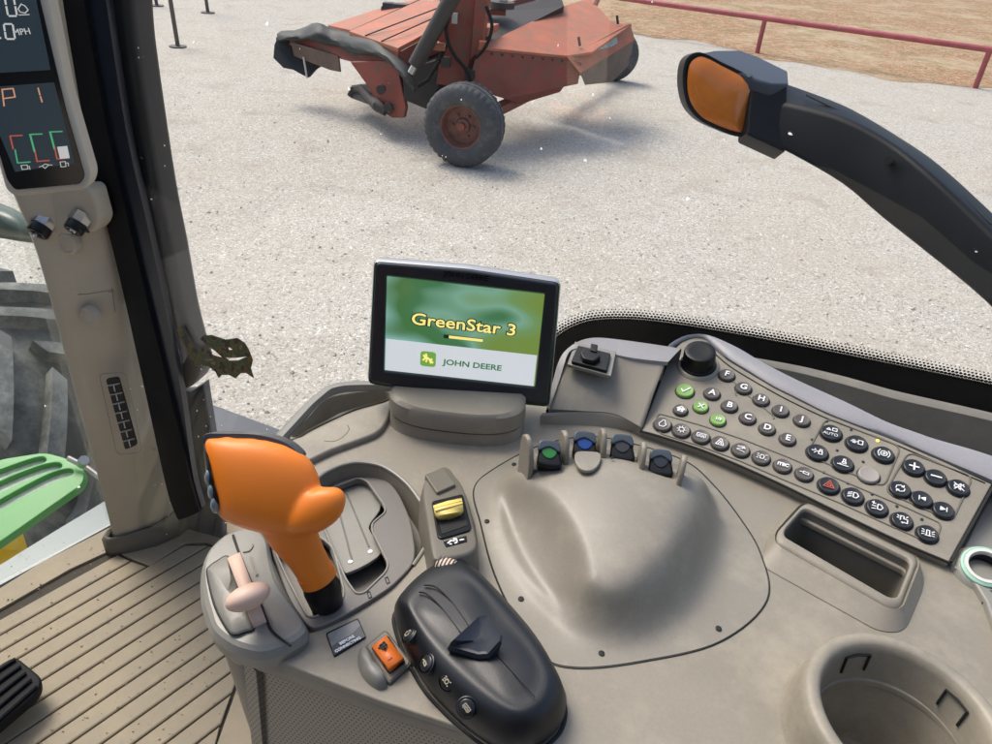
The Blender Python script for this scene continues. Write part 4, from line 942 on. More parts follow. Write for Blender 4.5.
for v in bm.verts:
    c = v.co.copy(); zz = math.copysign(abs(c.x)**.8, c.x); v.co = hc+ax_*(c.x*hl)+pv*(c.y*.0078)+tv*(c.z*.010)
bmobj('handle', bm, PINK, thr)
tubeobj('stem', [hc, MP.hit(250, 600, .006)], .0055, PINK, thr)
strokes('speed_wedge', [[(249, 555), (256, 575)], [(251, 555), (257.5, 574)]], MP, lambda x, y: MP.hit(x, y, .0012), .0003, TAUPE, con)
tubeobj('arc_mark', [MP.hit(x, y, .0003) for x, y in cr([(243, 552), (249, 551), (253, 546), (252.5, 544)], 4, False)], .0004, TAUPE_D, con, 6)

# --- orange grip
grip = thing('joystick_lever', 'bright orange bulbous control lever with thumb rest and dark cap', 'lever', V(324, 594, -.01))
head = cr([(205, 441), (207, 460), (211, 482), (216, 500), (219, 513), (228, 522), (242, 527.5), (262, 532), (282, 535), (302, 533), (315, 522), (314, 500), (312, 480), (304, 462), (290, 448), (268, 440), (240, 437), (215, 437)], 3)
head = cr([(205, 441), (206, 460), (210, 482), (215, 500), (219, 514), (230, 522), (246, 528), (262, 532), (280, 536), (298, 537), (315, 529), (322, 512), (321, 495), (318, 478), (309, 461), (290, 448), (268, 441), (240, 438), (215, 438)], 3)
bm = bmesh.new(); pillow(bm, head, lambda x, y: .475+.00006*(x-260), .026, pw=.22)
rest = cr([(300, 495), (313, 490), (326, 487), (338, 489), (344.5, 497), (343.5, 508), (336, 520), (322, 530), (306, 534), (292, 534), (285, 520)], 3)
pillow(bm, rest, .464, .015, pw=.26)
b0 = onD(286, 515, .478); b1 = onD(306, 556, .487); b2 = onD(318, 577, .492)
tube([b0, onD(293, 535, .481), b1, b2], [.019, .0155, .0125, .0115], 24, bm=bm)
o = bmobj('grip_head', bm, ORANGE, grip, angle=0)
md = o.modifiers.new('remesh', 'REMESH'); md.mode = 'VOXEL'; md.voxel_size = .0013; md.use_smooth_shade = True
md = o.modifiers.new('smooth', 'SMOOTH'); md.factor = .6; md.iterations = 11
tubeobj('stem_ring', [onD(314.5, 571, .491), onD(319, 579, .4935)], [.0123, .0125], ORANGE, grip, 28)
tubeobj('stem_boot', [onD(317.5, 577, .4935), onD(322, 588, .499), onD(327, 604, .512), onD(330, 612, .525)], [.0105, .0125, .011, .012], BLACK, grip, 24)
cap = cr([(203, 433), (225, 432.5), (248, 433), (266, 435), (283, 440.5), (296, 449), (306, 462), (312, 477), (308, 474), (299, 460), (287, 450), (268, 444), (240, 442.5), (206, 446)], 3)
capo = [(205, 434), (225, 433), (248, 433.5), (266, 436), (283, 441.5), (293, 448), (300, 456), (297, 459), (290, 454), (281, 449.5), (268, 447), (240, 445), (206, 446)]
prism('grip_cap', [onD(x, y, .466) for x, y in cr(capo, 3)], CF*.016, pmat('cap_slate', (.03, .038, .046), .3, var=.1, vscale=30), grip, .0025)
sidep = cr([(203.5, 446), (205.5, 470), (208, 490), (213, 506), (219, 516), (222, 513), (220, 500), (214, 480), (209, 460), (207, 447)], 3)
bm = bmesh.new(); inflate(bm, sidep, .474, .022, pw=4, layers=10); bmobj('side_pad', bm, BLACK, grip, angle=60)
for x, y, r in ((210, 478, .0042), (213.5, 492, .0045), (215.5, 505, .004)):
    bm = bmesh.new(); bmesh.ops.create_uvsphere(bm, u_segments=16, v_segments=10, radius=r, matrix=Matrix.Translation(onD(x, y, .457))@Matrix.Diagonal((.7, 1, 1.5, 1))); bmobj('thumb_button', bm, pmat('glossy_grey_button', (.16, .2, .21), .15), grip)

# --- yellow lever housing
yh = [(427, 476), (434, 471), (446, 467), (455, 476), (465, 492), (474, 528), (476.5, 546), (468, 554), (450, 558), (437, 560), (432, 553), (427, 520), (423, 492)]
yo = cr(yh, 4)
def tz(x, y): return .008+.012*min(1, max(0, (y-467)/60))
ya = [V(x, y, tz(x, y)) for x, y in yo]
yp_ = plane3(V(433, 500, .017), V(470, 529, .0205), V(450, 470, .009))
yb = [yp_.hit(x, y, 0) for x, y in yo]
ya0 = shrink(drop(yb, ZC-.0005), -.005)
loft('lever_housing', [ya0, [p.lerp(q_, .5)+Z*.0005 for p, q_ in zip(ya0, yb)], [p-Z*.002 for p in shrink(yb, -.0004)], shrink(yb, .0008), [p+Z*.0006 for p in shrink(yb, .003)]], TAUPE_D, con, closed=True, cap1=True, angle=50)
yl = thing('yellow_lever', 'small yellow thumb lever in a black slot beside the black pod', 'lever', V(450, 520))
plate('lever_frame', yp_, [rnd([(431.5, 501), (463, 493.5), (471.5, 526), (470, 530), (441, 538.5), (437.5, 536)], 3)], .0022, .004, .0008, BLACK, yl)
plate('lever_well', yp_, [rnd([(434, 504), (461, 497), (468, 525), (442, 534)], 2)], .0026, .001, .0002, VOID, yl)
A_ = [(433, 505.5), (447, 501), (461.5, 498)]; M_ = [(434.5, 509), (448, 505), (462.5, 502)]; B_ = [(437, 516), (450, 513.5), (463.5, 511)]; C_ = [(440, 520.5), (451, 519.5), (461, 515.5)]
loft('lever_tip', [[yp_.hit(*p, .004) for p in A_], [yp_.hit(*p, .009) for p in A_], [yp_.hit(*p, .0115) for p in M_], [yp_.hit(*p, .009) for p in B_], [yp_.hit(*p, .003) for p in C_]], YELLOW, yl, solid=.004, angle=30)
for f in (.3, .6): tubeobj('tip_ridge', [yp_.hit(A_[0][0]+4*f, A_[0][1]+9*f, .0112), yp_.hit(A_[2][0]+1.5*f, A_[2][1]+9*f, .0112)], .0007, YELLOW, yl, 6)
plate('housing_tab', yp_, [rnd([(424.5, 474), (444, 467.5), (456, 484), (437, 492.5)], 2)], .0035, .006, .001, TAUPE_D, con)
plate('icon_label', yp_, [[(443.5, 541.5), (466.5, 535.5), (467, 541), (446, 546.5)]], .0014, .0012, .0002, BLACK, yl)
strokes('tractor_icon', [[(448, 543), (451, 540.5), (454, 541), (454, 538.5), (456, 538.5), (457, 541)], [(450, 544), (451.5, 544)], [(455, 543), (457, 542.3)], [(460, 540), (463.5, 539.2)]], yp_, lambda x, y: yp_.hit(x, y, .0016), .0006, WHITE, yl)

# --- dome
tab = [  # seam, base, mid, ridge, inner : px, py, height
 [(493, 470), (503, 480, 0), (508, 478, .012), (521, 474, .030), (555, 480, .043)],
 [(474, 490), (495, 512, 0), (518, 514, .008), (557, 500, .041), (585, 503, .047)],
 [(481, 525), (501, 545, 0), (534, 549, .008), (578, 532, .041), (601, 527, .046)],
 [(493, 570), (516, 574, 0), (550, 577, .009), (588, 563, .036), (611, 549, .0425)],
 [(512, 612), (541, 606, 0), (566, 597, .010), (591, 588, .029), (618, 566, .0395)],
 [(540, 655), (567, 630, 0), (585, 612, .013), (606, 592, .0285), (626, 570, .038)],
 [(575, 668), (608, 641, 0), (616, 617, .016), (624, 590, .031), (633, 567, .039)],
 [(640, 662), (650, 632, 0), (650, 606, .017), (649, 580, .033), (643, 561, .040)],
 [(720, 642), (683, 607, 0), (678, 582, .018), (668, 560, .035), (654, 548, .042)],
 [(767, 600), (706, 572, 0), (697, 551, .020), (683, 534, .038), (662, 530, .044)],
 [(760, 553), (717, 539, 0), (708, 518, .024), (694, 508, .041), (667, 512, .046)],
 [(738, 516), (715, 507, 0), (708, 491, .028), (695, 488, .044), (665, 496, .048)],
 [(712, 484), (704, 486, 0), (699, 476, .03), (686, 479, .045), (657, 484, .049)],
 [(686, 462), (672, 462, 0), (664, 468, .03), (655, 474, .046), (640, 481, .0495)],
 [(640, 446), (632, 446, 0), (629, 453, .03), (624, 460, .048), (618, 474, .050)],
 [(590, 437), (583, 442, 0), (584, 450, .03), (584, 458, .048), (592, 474, .0495)],
 [(540, 446), (542, 452, 0), (546, 460, .025), (550, 465, .042), (573, 476, .048)]]
D0 = V(632, 488, .050)
def ztop(p):
    dx = p.x-D0.x; dy = p.y-D0.y
    return .0505-3.1*dx*dx-(2.1 if dy < 0 else 2.5)*dy*dy
DC = V(628, 512, .0475); DC.z = ZC+ztop(DC)
rings = [[], [], [], []]
for st_ in tab:
    rg_ = V(*st_[3])
    for _ in range(30): rg_ = V(st_[3][0], st_[3][1], .5*(rg_.z-ZC)+.5*ztop(rg_))
    s0 = V(*st_[0], .0009); b0_ = V(st_[1][0], st_[1][1], .0014)
    for k_, p_ in enumerate((s0, b0_, V(*st_[2]), rg_)): rings[k_].append(tuple(p_))
rings = [np.array(cr(r_, 8)) for r_ in rings]
NA = len(rings[0]); G = []
for f in (0, .5): G.append(rings[0]*(1-f)+rings[1]*f)
for f in np.linspace(0, 1, 22):              # flank: quadratic-ish sweep base > mid > ridge through the mid ring
    b_, m_, r_ = rings[1], rings[2], rings[3]
    c_ = 2*m_-.5*(b_+r_); pp_ = (1-f)**2*b_+2*f*(1-f)*c_+f*f*r_; sa_ = np.arange(NA)/8; ww_ = np.clip((4.6-sa_)/.9, 0, 1)*np.clip(sa_/.6, 0, 1); pp_[:, 2] += ww_*.0042*math.exp(-((f-.15)/.13)**2); G.append(pp_)
nr_ = len(G)-1
for f in np.linspace(0, 1, 26)[1:-1]:
    p_ = rings[3]*(1-f)+np.array(DC)*f; p_[:, 2] = ZC+np.array([ztop(Vector(q_)) for q_ in p_]); G.append(p_)
G = np.array(G)
# resample as a height map and soften it: crisp along the scoop's rim at the left, soft elsewhere
gs = .0012; gx0, gy0 = G[:, :, 0].min()-.03, G[:, :, 1].min()-.03
gnx = int((G[:, :, 0].max()+.03-gx0)/gs)+1; gny = int((G[:, :, 1].max()+.03-gy0)/gs)+1
acc = np.zeros((gny, gnx)); cnt = np.zeros((gny, gnx))
for i in range(len(G)-1):
    A_, B_ = G[i], G[i+1]; A2, B2 = np.roll(A_, -1, 0), np.roll(B_, -1, 0)
    for u_ in np.linspace(0, 1, 7):
        for v_ in np.linspace(0, 1, 7):
            p_ = (A_*(1-u_)+A2*u_)*(1-v_)+(B_*(1-u_)+B2*u_)*v_
            ii = ((p_[:, 1]-gy0)/gs).astype(int); jj = ((p_[:, 0]-gx0)/gs).astype(int)
            np.add.at(acc, (ii, jj), p_[:, 2]); np.add.at(cnt, (ii, jj), 1)
known = cnt > 0; H0 = np.where(known, acc/np.maximum(cnt, 1), ZC+.0009)
jy_, jx_ = np.mgrid[0:gny, 0:gnx]; H0 = np.where(~known & (np.hypot(gx0+jx_*gs-DC.x, gy0+jy_*gs-DC.y) < .02), DC.z, H0)
def blur(A, sg):
    r_ = int(3*sg)+1; k_ = np.exp(-np.arange(-r_, r_+1)**2/(2*sg*sg)); k_ /= k_.sum()
    A = np.apply_along_axis(lambda v: np.convolve(np.pad(v, r_, mode='edge'), k_, 'valid'), 0, A)
    return np.apply_along_axis(lambda v: np.convolve(np.pad(v, r_, mode='edge'), k_, 'valid'), 1, A)
Hs, Hm, Hl = blur(H0, 2.3), blur(H0, 3.2), blur(H0, 6.5)
XX, YY = np.meshgrid(gx0+np.arange(gnx)*gs, gy0+np.arange(gny)*gs)
rim_ = [V(x, y, .04) for x, y in ((541, 485), (562, 505), (577, 532), (586, 560))]; rim2_ = [V(x, y, .004) for x, y in ((497, 508), (500, 535), (508, 558), (524, 585), (541, 604))]
dr_ = np.min([np.hypot(XX-p_.x, YY-p_.y) for p_ in resample(rim_, 20)+resample(rim2_, 20)], 0)
wr_ = np.clip((dr_-.012)/.03, 0, 1)
Hf = Hs*(1-wr_)+Hl*wr_
bk_ = np.clip((YY-(V(600, 462, .045).y-.012))/.008, 0, 1); Hf = Hf*(1-bk_)+Hs*bk_
def samp(x, y):
    fx_, fy_ = (x-gx0)/gs, (y-gy0)/gs; i_, j_ = np.floor(fy_).astype(int), np.floor(fx_).astype(int); fx_ -= j_; fy_ -= i_
    return (Hf[i_, j_]*(1-fx_)+Hf[i_, j_+1]*fx_)*(1-fy_)+(Hf[i_+1, j_]*(1-fx_)+Hf[i_+1, j_+1]*fx_)*fy_
# even radial spacing in plan keeps the surface a clean height field
P0, PC = rings[0], np.array(DC); G2 = []
for f in np.linspace(0, .99, 110):
    p_ = P0*(1-f)+PC*f; z_ = samp(p_[:, 0], p_[:, 1]); e_ = min(1, f/.05); p_[:, 2] = z_*e_+(ZC+.0009)*(1-e_); G2.append(p_)
G = np.array(G2); G = np.stack([np.array([G[i][k] for k in range(NA)]) for i in range(len(G))])
rowsD = [[Vector(p) for p in r_] for r_ in G]
rowsD.insert(0, [p-Z*.002 for p in rowsD[0]])
vs = [p for r_ in rowsD for p in r_]; nR = len(rowsD); fs = [(i*NA+j, i*NA+(j+1) % NA, (i+1)*NA+(j+1) % NA, (i+1)*NA+j) for i in range(nR-1) for j in range(NA)]
cp_ = sum(rowsD[-1], Vector())/NA; vs.append(cp_); fs += [((nR-1)*NA+j, (nR-1)*NA+(j+1) % NA, len(vs)-1) for j in range(NA)]
dome = mesh('dome_cover', vs, fs, DOME, con, angle=0)
sm = [V(*s_[0], 0) for s_ in tab]; smc = [Vector(c) for c in cr([tuple(p) for p in sm], 8)]
tubeobj('dome_seam', [p+Z*.0003 for p in smc], .0008, VOID, con, 6, closed=True)
for x, y, h in ((514, 464.5, .0015), (487, 521.5, .0015), (521, 599, .0015), (601.5, 653.5, .0015), (718.5, 628.5, .0015), (700, 485, .0018), (612, 458, .0495)):
    disc('screw_hole', BASE, V(x, y, h), .0021 if h < .01 else .0012, .0006, VOID, con, bev=.0001)
# lever bay behind the dome
BT = .047
def DV(x, y, h=BT): return V(x, y, h)
back = (V(605, 440, .04)-V(622, 514, .04)); back.z = 0; back.normalize()
fins = [(531, 463, 441, -.30), (566, 459, 428, -.12), (603, 457, 426, -.02), (641, 471, 434, .15), (679, 484, 450, .30)]
bay = cr([(527, 463), (546, 455), (566, 451), (585, 449), (604, 449), (622, 452), (641, 459), (660, 466), (682, 476), (684, 484), (660, 477), (641, 471), (622, 465), (604, 462), (585, 462), (566, 463), (545, 467), (530, 470)], 3)
ba = [V(x, y, .036) for x, y in bay]
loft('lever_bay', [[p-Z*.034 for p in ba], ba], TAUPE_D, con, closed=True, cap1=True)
for x, yb, yt, an in fins:
    f = V(x, yb, .045); d = Matrix.Rotation(-an, 3, 'Z')@back; s_ = Vector((d.y, -d.x, 0))
    pr_ = [(-.002, -.02), (-.002, .0), (0, .008), (.003, .014), (.008, .018), (.014, .018), (.019, .014), (.021, .004), (.021, -.03)]
    P = [f+d*a+Z*b_-s_*.0022 for a, b_ in pr_]
    prism('divider_fin', P, s_*.0044, TAUPE, con, .0016)
lev = [(549.5, 452, 'green', (.02, .17, .03)), (585, 443, 'blue', (.01, .05, .22)), (622.5, 446, 'dark grey', (.035, .035, .035)), (661, 461, 'black', (.018, .022, .028))]
for (x, y, cn, cc), posn in zip(lev, ('leftmost of the four', 'second from left of the four', 'third from left of the four', 'rightmost of the four')):
    f = V(x, y+10, .045); k = thing('finger_lever', f'{cn} tipped black finger lever, {posn} behind the dome', 'lever', f, 'finger levers behind the dome')
    nrm = (CAM-f).normalized()*.75+Z*.5; LP = Plane(V(x, y, .052), rot, nrm)
    W_ = 11; H_ = 12
    plate('lever_paddle', LP, [cr([(x-W_, y+H_), (x-W_-.3, y), (x-W_+1, y-H_+2), (x-W_*.5, y-H_), (x+W_*.4, y-H_+1), (x+W_-1, y-H_+4), (x+W_, y+2), (x+W_, y+H_+3)], 3)], .0, .016, .0022, BLACK, k)
    plate('colour_insert', LP, [cr([(x-7.5, y-4), (x, y-6), (x+7.5, y-3), (x+6, y+3.5), (x, y+6.5), (x-6, y+3)], 4)], .001, .002, .0006, pmat('insert_'+cn.replace(' ', '_'), cc, .2), k)
    plate('paddle_hood', LP, [cr([(x-W_, y-2), (x-W_+1, y-H_+1.5), (x-W_*.4, y-H_-.5), (x+W_*.4, y-H_+.5), (x+W_-1, y-H_+3), (x+W_, y+.5), (x, y-5.5)], 3)], .0026, .004, .001, pmat('paddle_slate', (.04, .055, .07), .25), k)
plate('dome_pad', Plane(V(587, 462, .0505), rot, (Z+back*.05)), [cr([(576, 452), (587, 451), (600, 453), (600, 462), (594, 469), (586, 470.5), (579, 467), (575, 460)], 4)], .0006, .003, .0008, DOME, con)

# --- rear fascia between monitor and keypad
fas = [[(540, 424, 0), (583, 425.5, 0), (612, 428, 0), (637, 433, 0)], [(540, 416, .010), (583, 414.5, .010), (613, 417, .011), (638.5, 426, .011)], [(543, 413, .012), (583, 412, .012), (614, 414.5, .013), (641, 427, .012)]]
def rowp(r, m=24): return resample([V(*p) for p in cr([tuple(x) for x in r], 5, False)], m)
loft('fascia_lip', [rowp(r) for r in fas], TAUPE, con, angle=30)
f1 = [(549, 409, .012), (583, 411, .012), (615, 414, .012), (642, 428, .010)]
f2 = [(560, 378, .030), (590, 381, .030), (617, 384, .030), (653, 395, .030)]
f3 = [(570.5, 349, .046), (595, 351, .047), (619.6, 356.5, .047), (665, 362.5, .046)]
F1, F2, F3 = rowp(f1), rowp(f2), rowp(f3)
loft('fascia_panel', [[p-Z*.03 for p in F1], F1, F2, F3, [p-Z*.03 for p in F3]], TAUPE, con, angle=30, solid=.002)
tr1 = [(546.5, 408, .010), (553, 380, .026), (561, 355.5, .043), (578, 342, .049), (594, 337.5, .05), (615, 338.5, .05), (647, 342.5, .05), (682, 348, .05)]
tr2 = [(549, 410, .013), (560, 378, .031), (569, 352, .048), (582, 348.5, .0485), (597, 349.5, .0485), (619.6, 355.5, .0485), (640, 359, .0485), (668, 362, .0485)]
T1, T2 = rowp(tr1, 40), rowp(tr2, 40)
PALE = pmat('pale_speckled_trim', (.27, .26, .255), .35, bump=.9, bscale=1400, var=.05)
loft('fascia_trim', [[p-Z*.16 for p in T1], [p-Z*.002 for p in T1], [p.lerp(q_, .1)+Z*.001 for p, q_ in zip(T1, T2)], T2, [p-Z*.004 for p in T2]], PALE, con, angle=50)
SKP = plane3(V(578, 345, .049), V(611, 353, .05), V(571, 361, .045))
sc_ = thing('capped_socket', 'small black socket with hinged flip cap on the fascia beside the monitor', 'socket', V(590, 358, .047))
plate('surround', SKP, [[(575, 341.5), (616, 351.5), (611, 376), (567.5, 364)]], .0008, .004, .0006, TAUPE_L, sc_)
plate('socket_base', SKP, [rnd([(578, 345), (611, 353), (607, 370.5), (571, 361)], 2)], .0045, .008, .001, BLACK, sc_)
plate('flip_cap', SKP, [rnd([(584, 347), (597, 350), (601, 356), (594, 361), (583, 358.5), (580, 353)], 2)], .0095, .006, .0015, BLACK, sc_)
plate('cap_tab', SKP, [rnd([(591, 343), (598, 344.5), (597, 352), (590, 350)], 1)], .011, .004, .001, BLACK, sc_)

# --- keypad
kA, kB = V(641, 430, .008), V(949, 562, .008); kd = (kB-kA).normalized(); kb = Vector((-kd.y, kd.x, 0)).normalized()
th = rad(15); KP = Plane(kA, kd, Z*math.cos(th)-kb*math.sin(th))
kp = thing('keypad_panel', 'taupe keypad panel of round lettered and pictogram buttons along the window side', 'control panel', V(790, 460))
kout = [(641, 430.5), (646, 417), (657, 389), (664.5, 366), (671, 352), (682, 342), (694, 337), (706, 339), (715, 349), (728, 360), (746, 371), (773, 387), (795, 398), (826, 413.5), (860, 427), (887, 437), (945, 462), (992, 484), (949, 562), (900, 541), (843, 514), (784, 485), (740, 465), (700, 449), (660, 436)]
plate('panel_face', KP, [kout], 0, .03, .0012, TAUPE, kp)
tubeobj('upper_groove', [KP.hit(x, y, .0003) for x, y in cr([(713, 352), (728, 365), (746, 376.5), (773, 392), (795, 403.5), (826, 418), (860, 431), (887, 441), (945, 466), (985, 483)], 4, False)], .0006, VOID, kp, 6)
tubeobj('end_seam', [KP.hit(x, y, .0006) for x, y in ((951, 562), (971, 527), (993, 487))], .0012, VOID, kp, 6)
tubeobj('end_seam', [KP.hit(x, y, .0004) for x, y in ((641, 431), (656, 392), (671, 353))], .001, VOID, kp, 6)
tubeobj('front_seam', [KP.hit(x, y, -.0002) for x, y in cr([(640, 431), (660, 436.5), (700, 449.5), (740, 466), (784, 486), (843, 515), (900, 542), (950, 563)], 4, False)], .0011, VOID, kp, 6)
def framed(name, pts, r=7, w=.0009):
    a = [KP.hit(x, y, .0001) for x, y in rnd(pts, r)]; tubeobj(name, [p for p in a], w, TAUPE_D, kp, 6, closed=True)
framed('group_frame', [(826, 418), (901, 447), (884, 487), (806, 455)], 8); framed('group_frame', [(908, 452), (973, 477), (952, 521), (885, 492)], 8)
row_ = rnd([(657, 413), (700, 425), (742, 439), (790, 458), (850, 484), (905, 507), (942, 524), (934, 545), (895, 528), (842, 504), (784, 480), (740, 461), (700, 446), (658, 433)], 6)
tubeobj('group_frame', [KP.hit(x, y, .0001) for x, y in row_], .0008, TAUPE_D, kp, 6, closed=True)
for pts in ([(738, 386), (735.5, 394), (737, 396)], [(722, 372), (737, 385), (741, 390), (772, 415), (773, 419)]):
    tubeobj('legend_line', [KP.hit(x, y, .0001) for x, y in cr(pts, 4, False)], .0006, TAUPE_D, kp, 6)
ARMB = None
ICON = {
 'home': [[(-.55, 0), (0, .5), (.55, 0)], [(-.35, 0), (-.35, -.45), (-.1, -.45)], [(.1, -.45), (.35, -.45), (.35, 0)], [(-.3, .1), (.3, .1)], [(-.3, -.1), (.3, -.1)], [(-.3,-.25),(-.12,-.25)], [(.12,-.25),(.3,-.25)]],
 'tick': [[(-.45, .0), (-.15, -.35), (.45, .45)]], 'cross': [[(-.35, .35), (.35, -.35)], [(.35, .35), (-.35, -.35)]],
 'jug': [[(-.1, .5), (.15, .5), (.2, .25), (.42, -.1), (.2, -.45), (-.25, -.45), (-.42, -.1), (-.2, .25), (-.1, .5)]],
 'sun': [[(.3*math.cos(a*.785), .3*math.sin(a*.785)) for a in range(9)]]+[[(.38*math.cos(a*.785), .38*math.sin(a*.785)), (.5*math.cos(a*.785), .5*math.sin(a*.785))] for a in range(8)],
 'pto': [[(-.5, -.2), (-.5, .3), (.5, .3), (.5, -.2)], [(-.15, -.2), (.15, -.2), (.15, .08), (-.15, .08), (-.15, -.2)], [(-.32, .1), (-.32, -.3)], [(.32, .1), (.32, -.3)]],
 'road': [[(-.45, -.45), (-.1, .45), (.1, .45), (.45, -.45)], [(-.2, -.45), (0, .2), (.2, -.45)], [(-.45, -.45), (.45, -.45)]],
 'swerve': [[(-.45, .3), (.2, .4), (.45, .2), (-.3, 0), (-.45, -.15), (.3, -.3), (.45, -.4)], [(.1, .2), (.3, .45)]],
 'lampbars': [[(-.15, .25), (.2, .25), (.3, 0), (.2, -.3), (-.15, -.3), (-.15, .25)], [(-.55, .3), (-.35, .3)], [(-.5, 0), (-.3, 0)], [(-.55, -.3), (-.35, -.3)], [(.42, .3), (.55, .35)], [(.42, -.3), (.55, -.35)]],
 'cyl': [[(-.55, .05), (-.15, .05)], [(-.15, .2), (.45, .1), (.45, -.18), (-.15, -.12), (-.15, .2)]],
 'auto': [[(-.5, .15), (-.3, .4), (-.1, .15), (-.5, .15)], [(.05, .15), (.05, .5), (.45, .5), (.45, .15), (.05, .15)]],
 'hitch': [[(-.6, 0), (-.1, 0), (.1, .15)], [(.1, -.2), (.1, .3), (.5, .3), (.5, -.2), (.1, -.2)], [(-.45, .18), (-.2, .18)], [(-.4, -.15), (-.15, -.15)]],
 'abs': [[(.32*math.cos(a*.785), .32*math.sin(a*.785)) for a in range(9)], [(-.38, .42), (-.55, .1), (-.5, -.2), (-.38, -.4)], [(.38, .42), (.55, .1), (.5, -.2), (.38, -.4)], [(-.15, -.05), (.15, .05)], [(0, .15), (0, -.15)]],
 'diff': [[(-.55, 0), (-.35, 0)], [(-.3, .25), (-.2, .1)], [(-.3, -.25), (-.15, -.1)], [(.1, -.3), (.1, .05), (.42, .05), (.42, -.3), (.1, -.3)], [(.16, .05), (.16, .3), (.36, .3), (.36, .05)], [(-.1, 0), (.02, 0)]],
 'lock': [[(-.5, -.3), (.5, -.35)], [(-.1, -.1), (-.1, .1), (.25, .1), (.25, -.1), (-.1, -.1)], [(-.02, .1), (-.02, .45), (.17, .45), (.17, .1)], [(-.3, -.2), (-.1, -.3)]],
 'hazard': [[(-.5, -.35), (0, .5), (.5, -.35), (-.5, -.35)], [(-.22, -.18), (0, .2), (.22, -.18), (-.22, -.18)]],
 'lamp1': [[(.0, .3), (.3, .3), (.48, 0), (.3, -.3), (.0, -.3), (0, .3)], [(-.5, .1), (-.15, .3)], [(-.5, -.1), (-.15, .05)], [(-.5, -.35), (-.15, -.2)]],
 'lamp2': [[(.0, .3), (.3, .3), (.48, 0), (.3, -.3), (.0, -.3), (0, .3)], [(-.55, .4), (-.2, .3)], [(-.5, 0), (-.15, 0)], [(-.5, -.35), (-.15, -.3)], [(-.4, .55), (-.4, .2)]],
 'work': [[(-.1, -.35), (.45, -.35), (.45, .1), (.1, .1), (.1, .4), (-.2, .4), (-.2, -.1)], [(-.5, .4), (-.35, .3)], [(-.5, .1), (-.35, .1)], [(.0, -.45), (.2, -.3)], [(.3, .3), (.45, .45)]],
 'beacon': [[(-.25, -.35), (.25, -.35)], [(-.15, -.35), (-.12, .3), (.12, .3), (.15, -.35)], [(-.55, .3), (-.35, .2)], [(-.55, 0), (-.35, 0)], [(.35, .2), (.55, .3)], [(.35, 0), (.55, 0)], [(.35, -.25), (.55, -.3)], [(-.35, -.25), (-.55, -.3)]],
 'plus': [[(-.42, 0), (.42, 0)], [(0, .42), (0, -.42)]], 'minus': [[(-.45, 0), (.45, 0)]],
 'mute': [[(-.45, .4), (.45, -.4)], [(-.4, .15), (-.1, .15), (.15, .4), (.15, -.4), (-.1, -.15), (-.4, -.15), (-.4, .15)], [(.3, .3), (.45, .1)], [(-.4, -.4), (.4, .4)]],
 'cycle': [[(-.4, -.05), (-.35, .25), (0, .4), (.3, .25)], [(.4, .05), (.35, -.25), (0, -.4), (-.3, -.25)], [(.3, .45), (.32, .2), (.1, .22)], [(-.3, -.45), (-.32, -.2), (-.1, -.22)]],
 'prev': [[(.3, .2), (-.1, 0), (.3, -.2), (.3, .2)], [(.2, .1), (.2, -.1)], [(.08, .03), (.08, -.03)], [(-.25, .25), (-.25, -.25)]],
 'next': [[(-.3, .2), (.1, 0), (-.3, -.2), (-.3, .2)], [(-.2, .1), (-.2, -.1)], [(-.08, .03), (-.08, -.03)], [(.25, .25), (.25, -.25)]],
}
btns = [(685.2, 389.8, 9, 'G', 'tick', 'green tick button'), (701, 405.8, 7.6, 'G', 'cross', 'green cross button'), (718.3, 419, 7.8, 'G', 'ABC', 'green list button'), (680.8, 409, 7.2, 'T', 'home', 'home button')]
for ch, x, y in (('F', 727, 374), ('G', 743.8, 387), ('H', 761.5, 398.7), ('I', 781, 409.6), ('J', 802.3, 419.3), ('A', 712.3, 392.5), ('B', 729.8, 405), ('C', 748, 417), ('D', 767.5, 427.5), ('E', 788, 438)):
    btns.append((x, y, 8.1, 'T', ch, f'round button lettered {ch}'))
for ic, x, y in (('jug', 662.8, 423.5), ('sun', 681.5, 429.5), ('pto', 701.2, 435.7), ('road', 720.3, 442), ('swerve', 741, 449), ('lampbars', 761.7, 456.6), ('iTEC', 783, 464.8), ('cyl', 804.7, 473)):
    btns.append((x, y, 8.9, 'T', ic, None))
for ic, x, y in (('auto', 831.6, 431.8), ('hitch', 857.2, 442.4), ('abs', 883.9, 453.5), ('diff', 817.8, 451.4), ('lock', 843.2, 462.7), ('hazard', 829.2, 484.5), ('lamp1', 853.4, 495), ('lamp2', 877.6, 506.8), ('work', 902.5, 519.6), ('beacon', 928, 532.9), ('plus', 914.3, 466.4), ('minus', 936.3, 476.5), ('mute', 959, 486.7), ('cycle', 900.3, 488.4), ('prev', 922, 498.3), ('next', 944, 509.2)):
    btns.append((x, y, 10.6, 'B', ic, 'red triangle hazard button' if ic == 'hazard' else None))
btns.append((869.3, 473.9, 10.6, 'N', None, 'blank grey button without a symbol'))
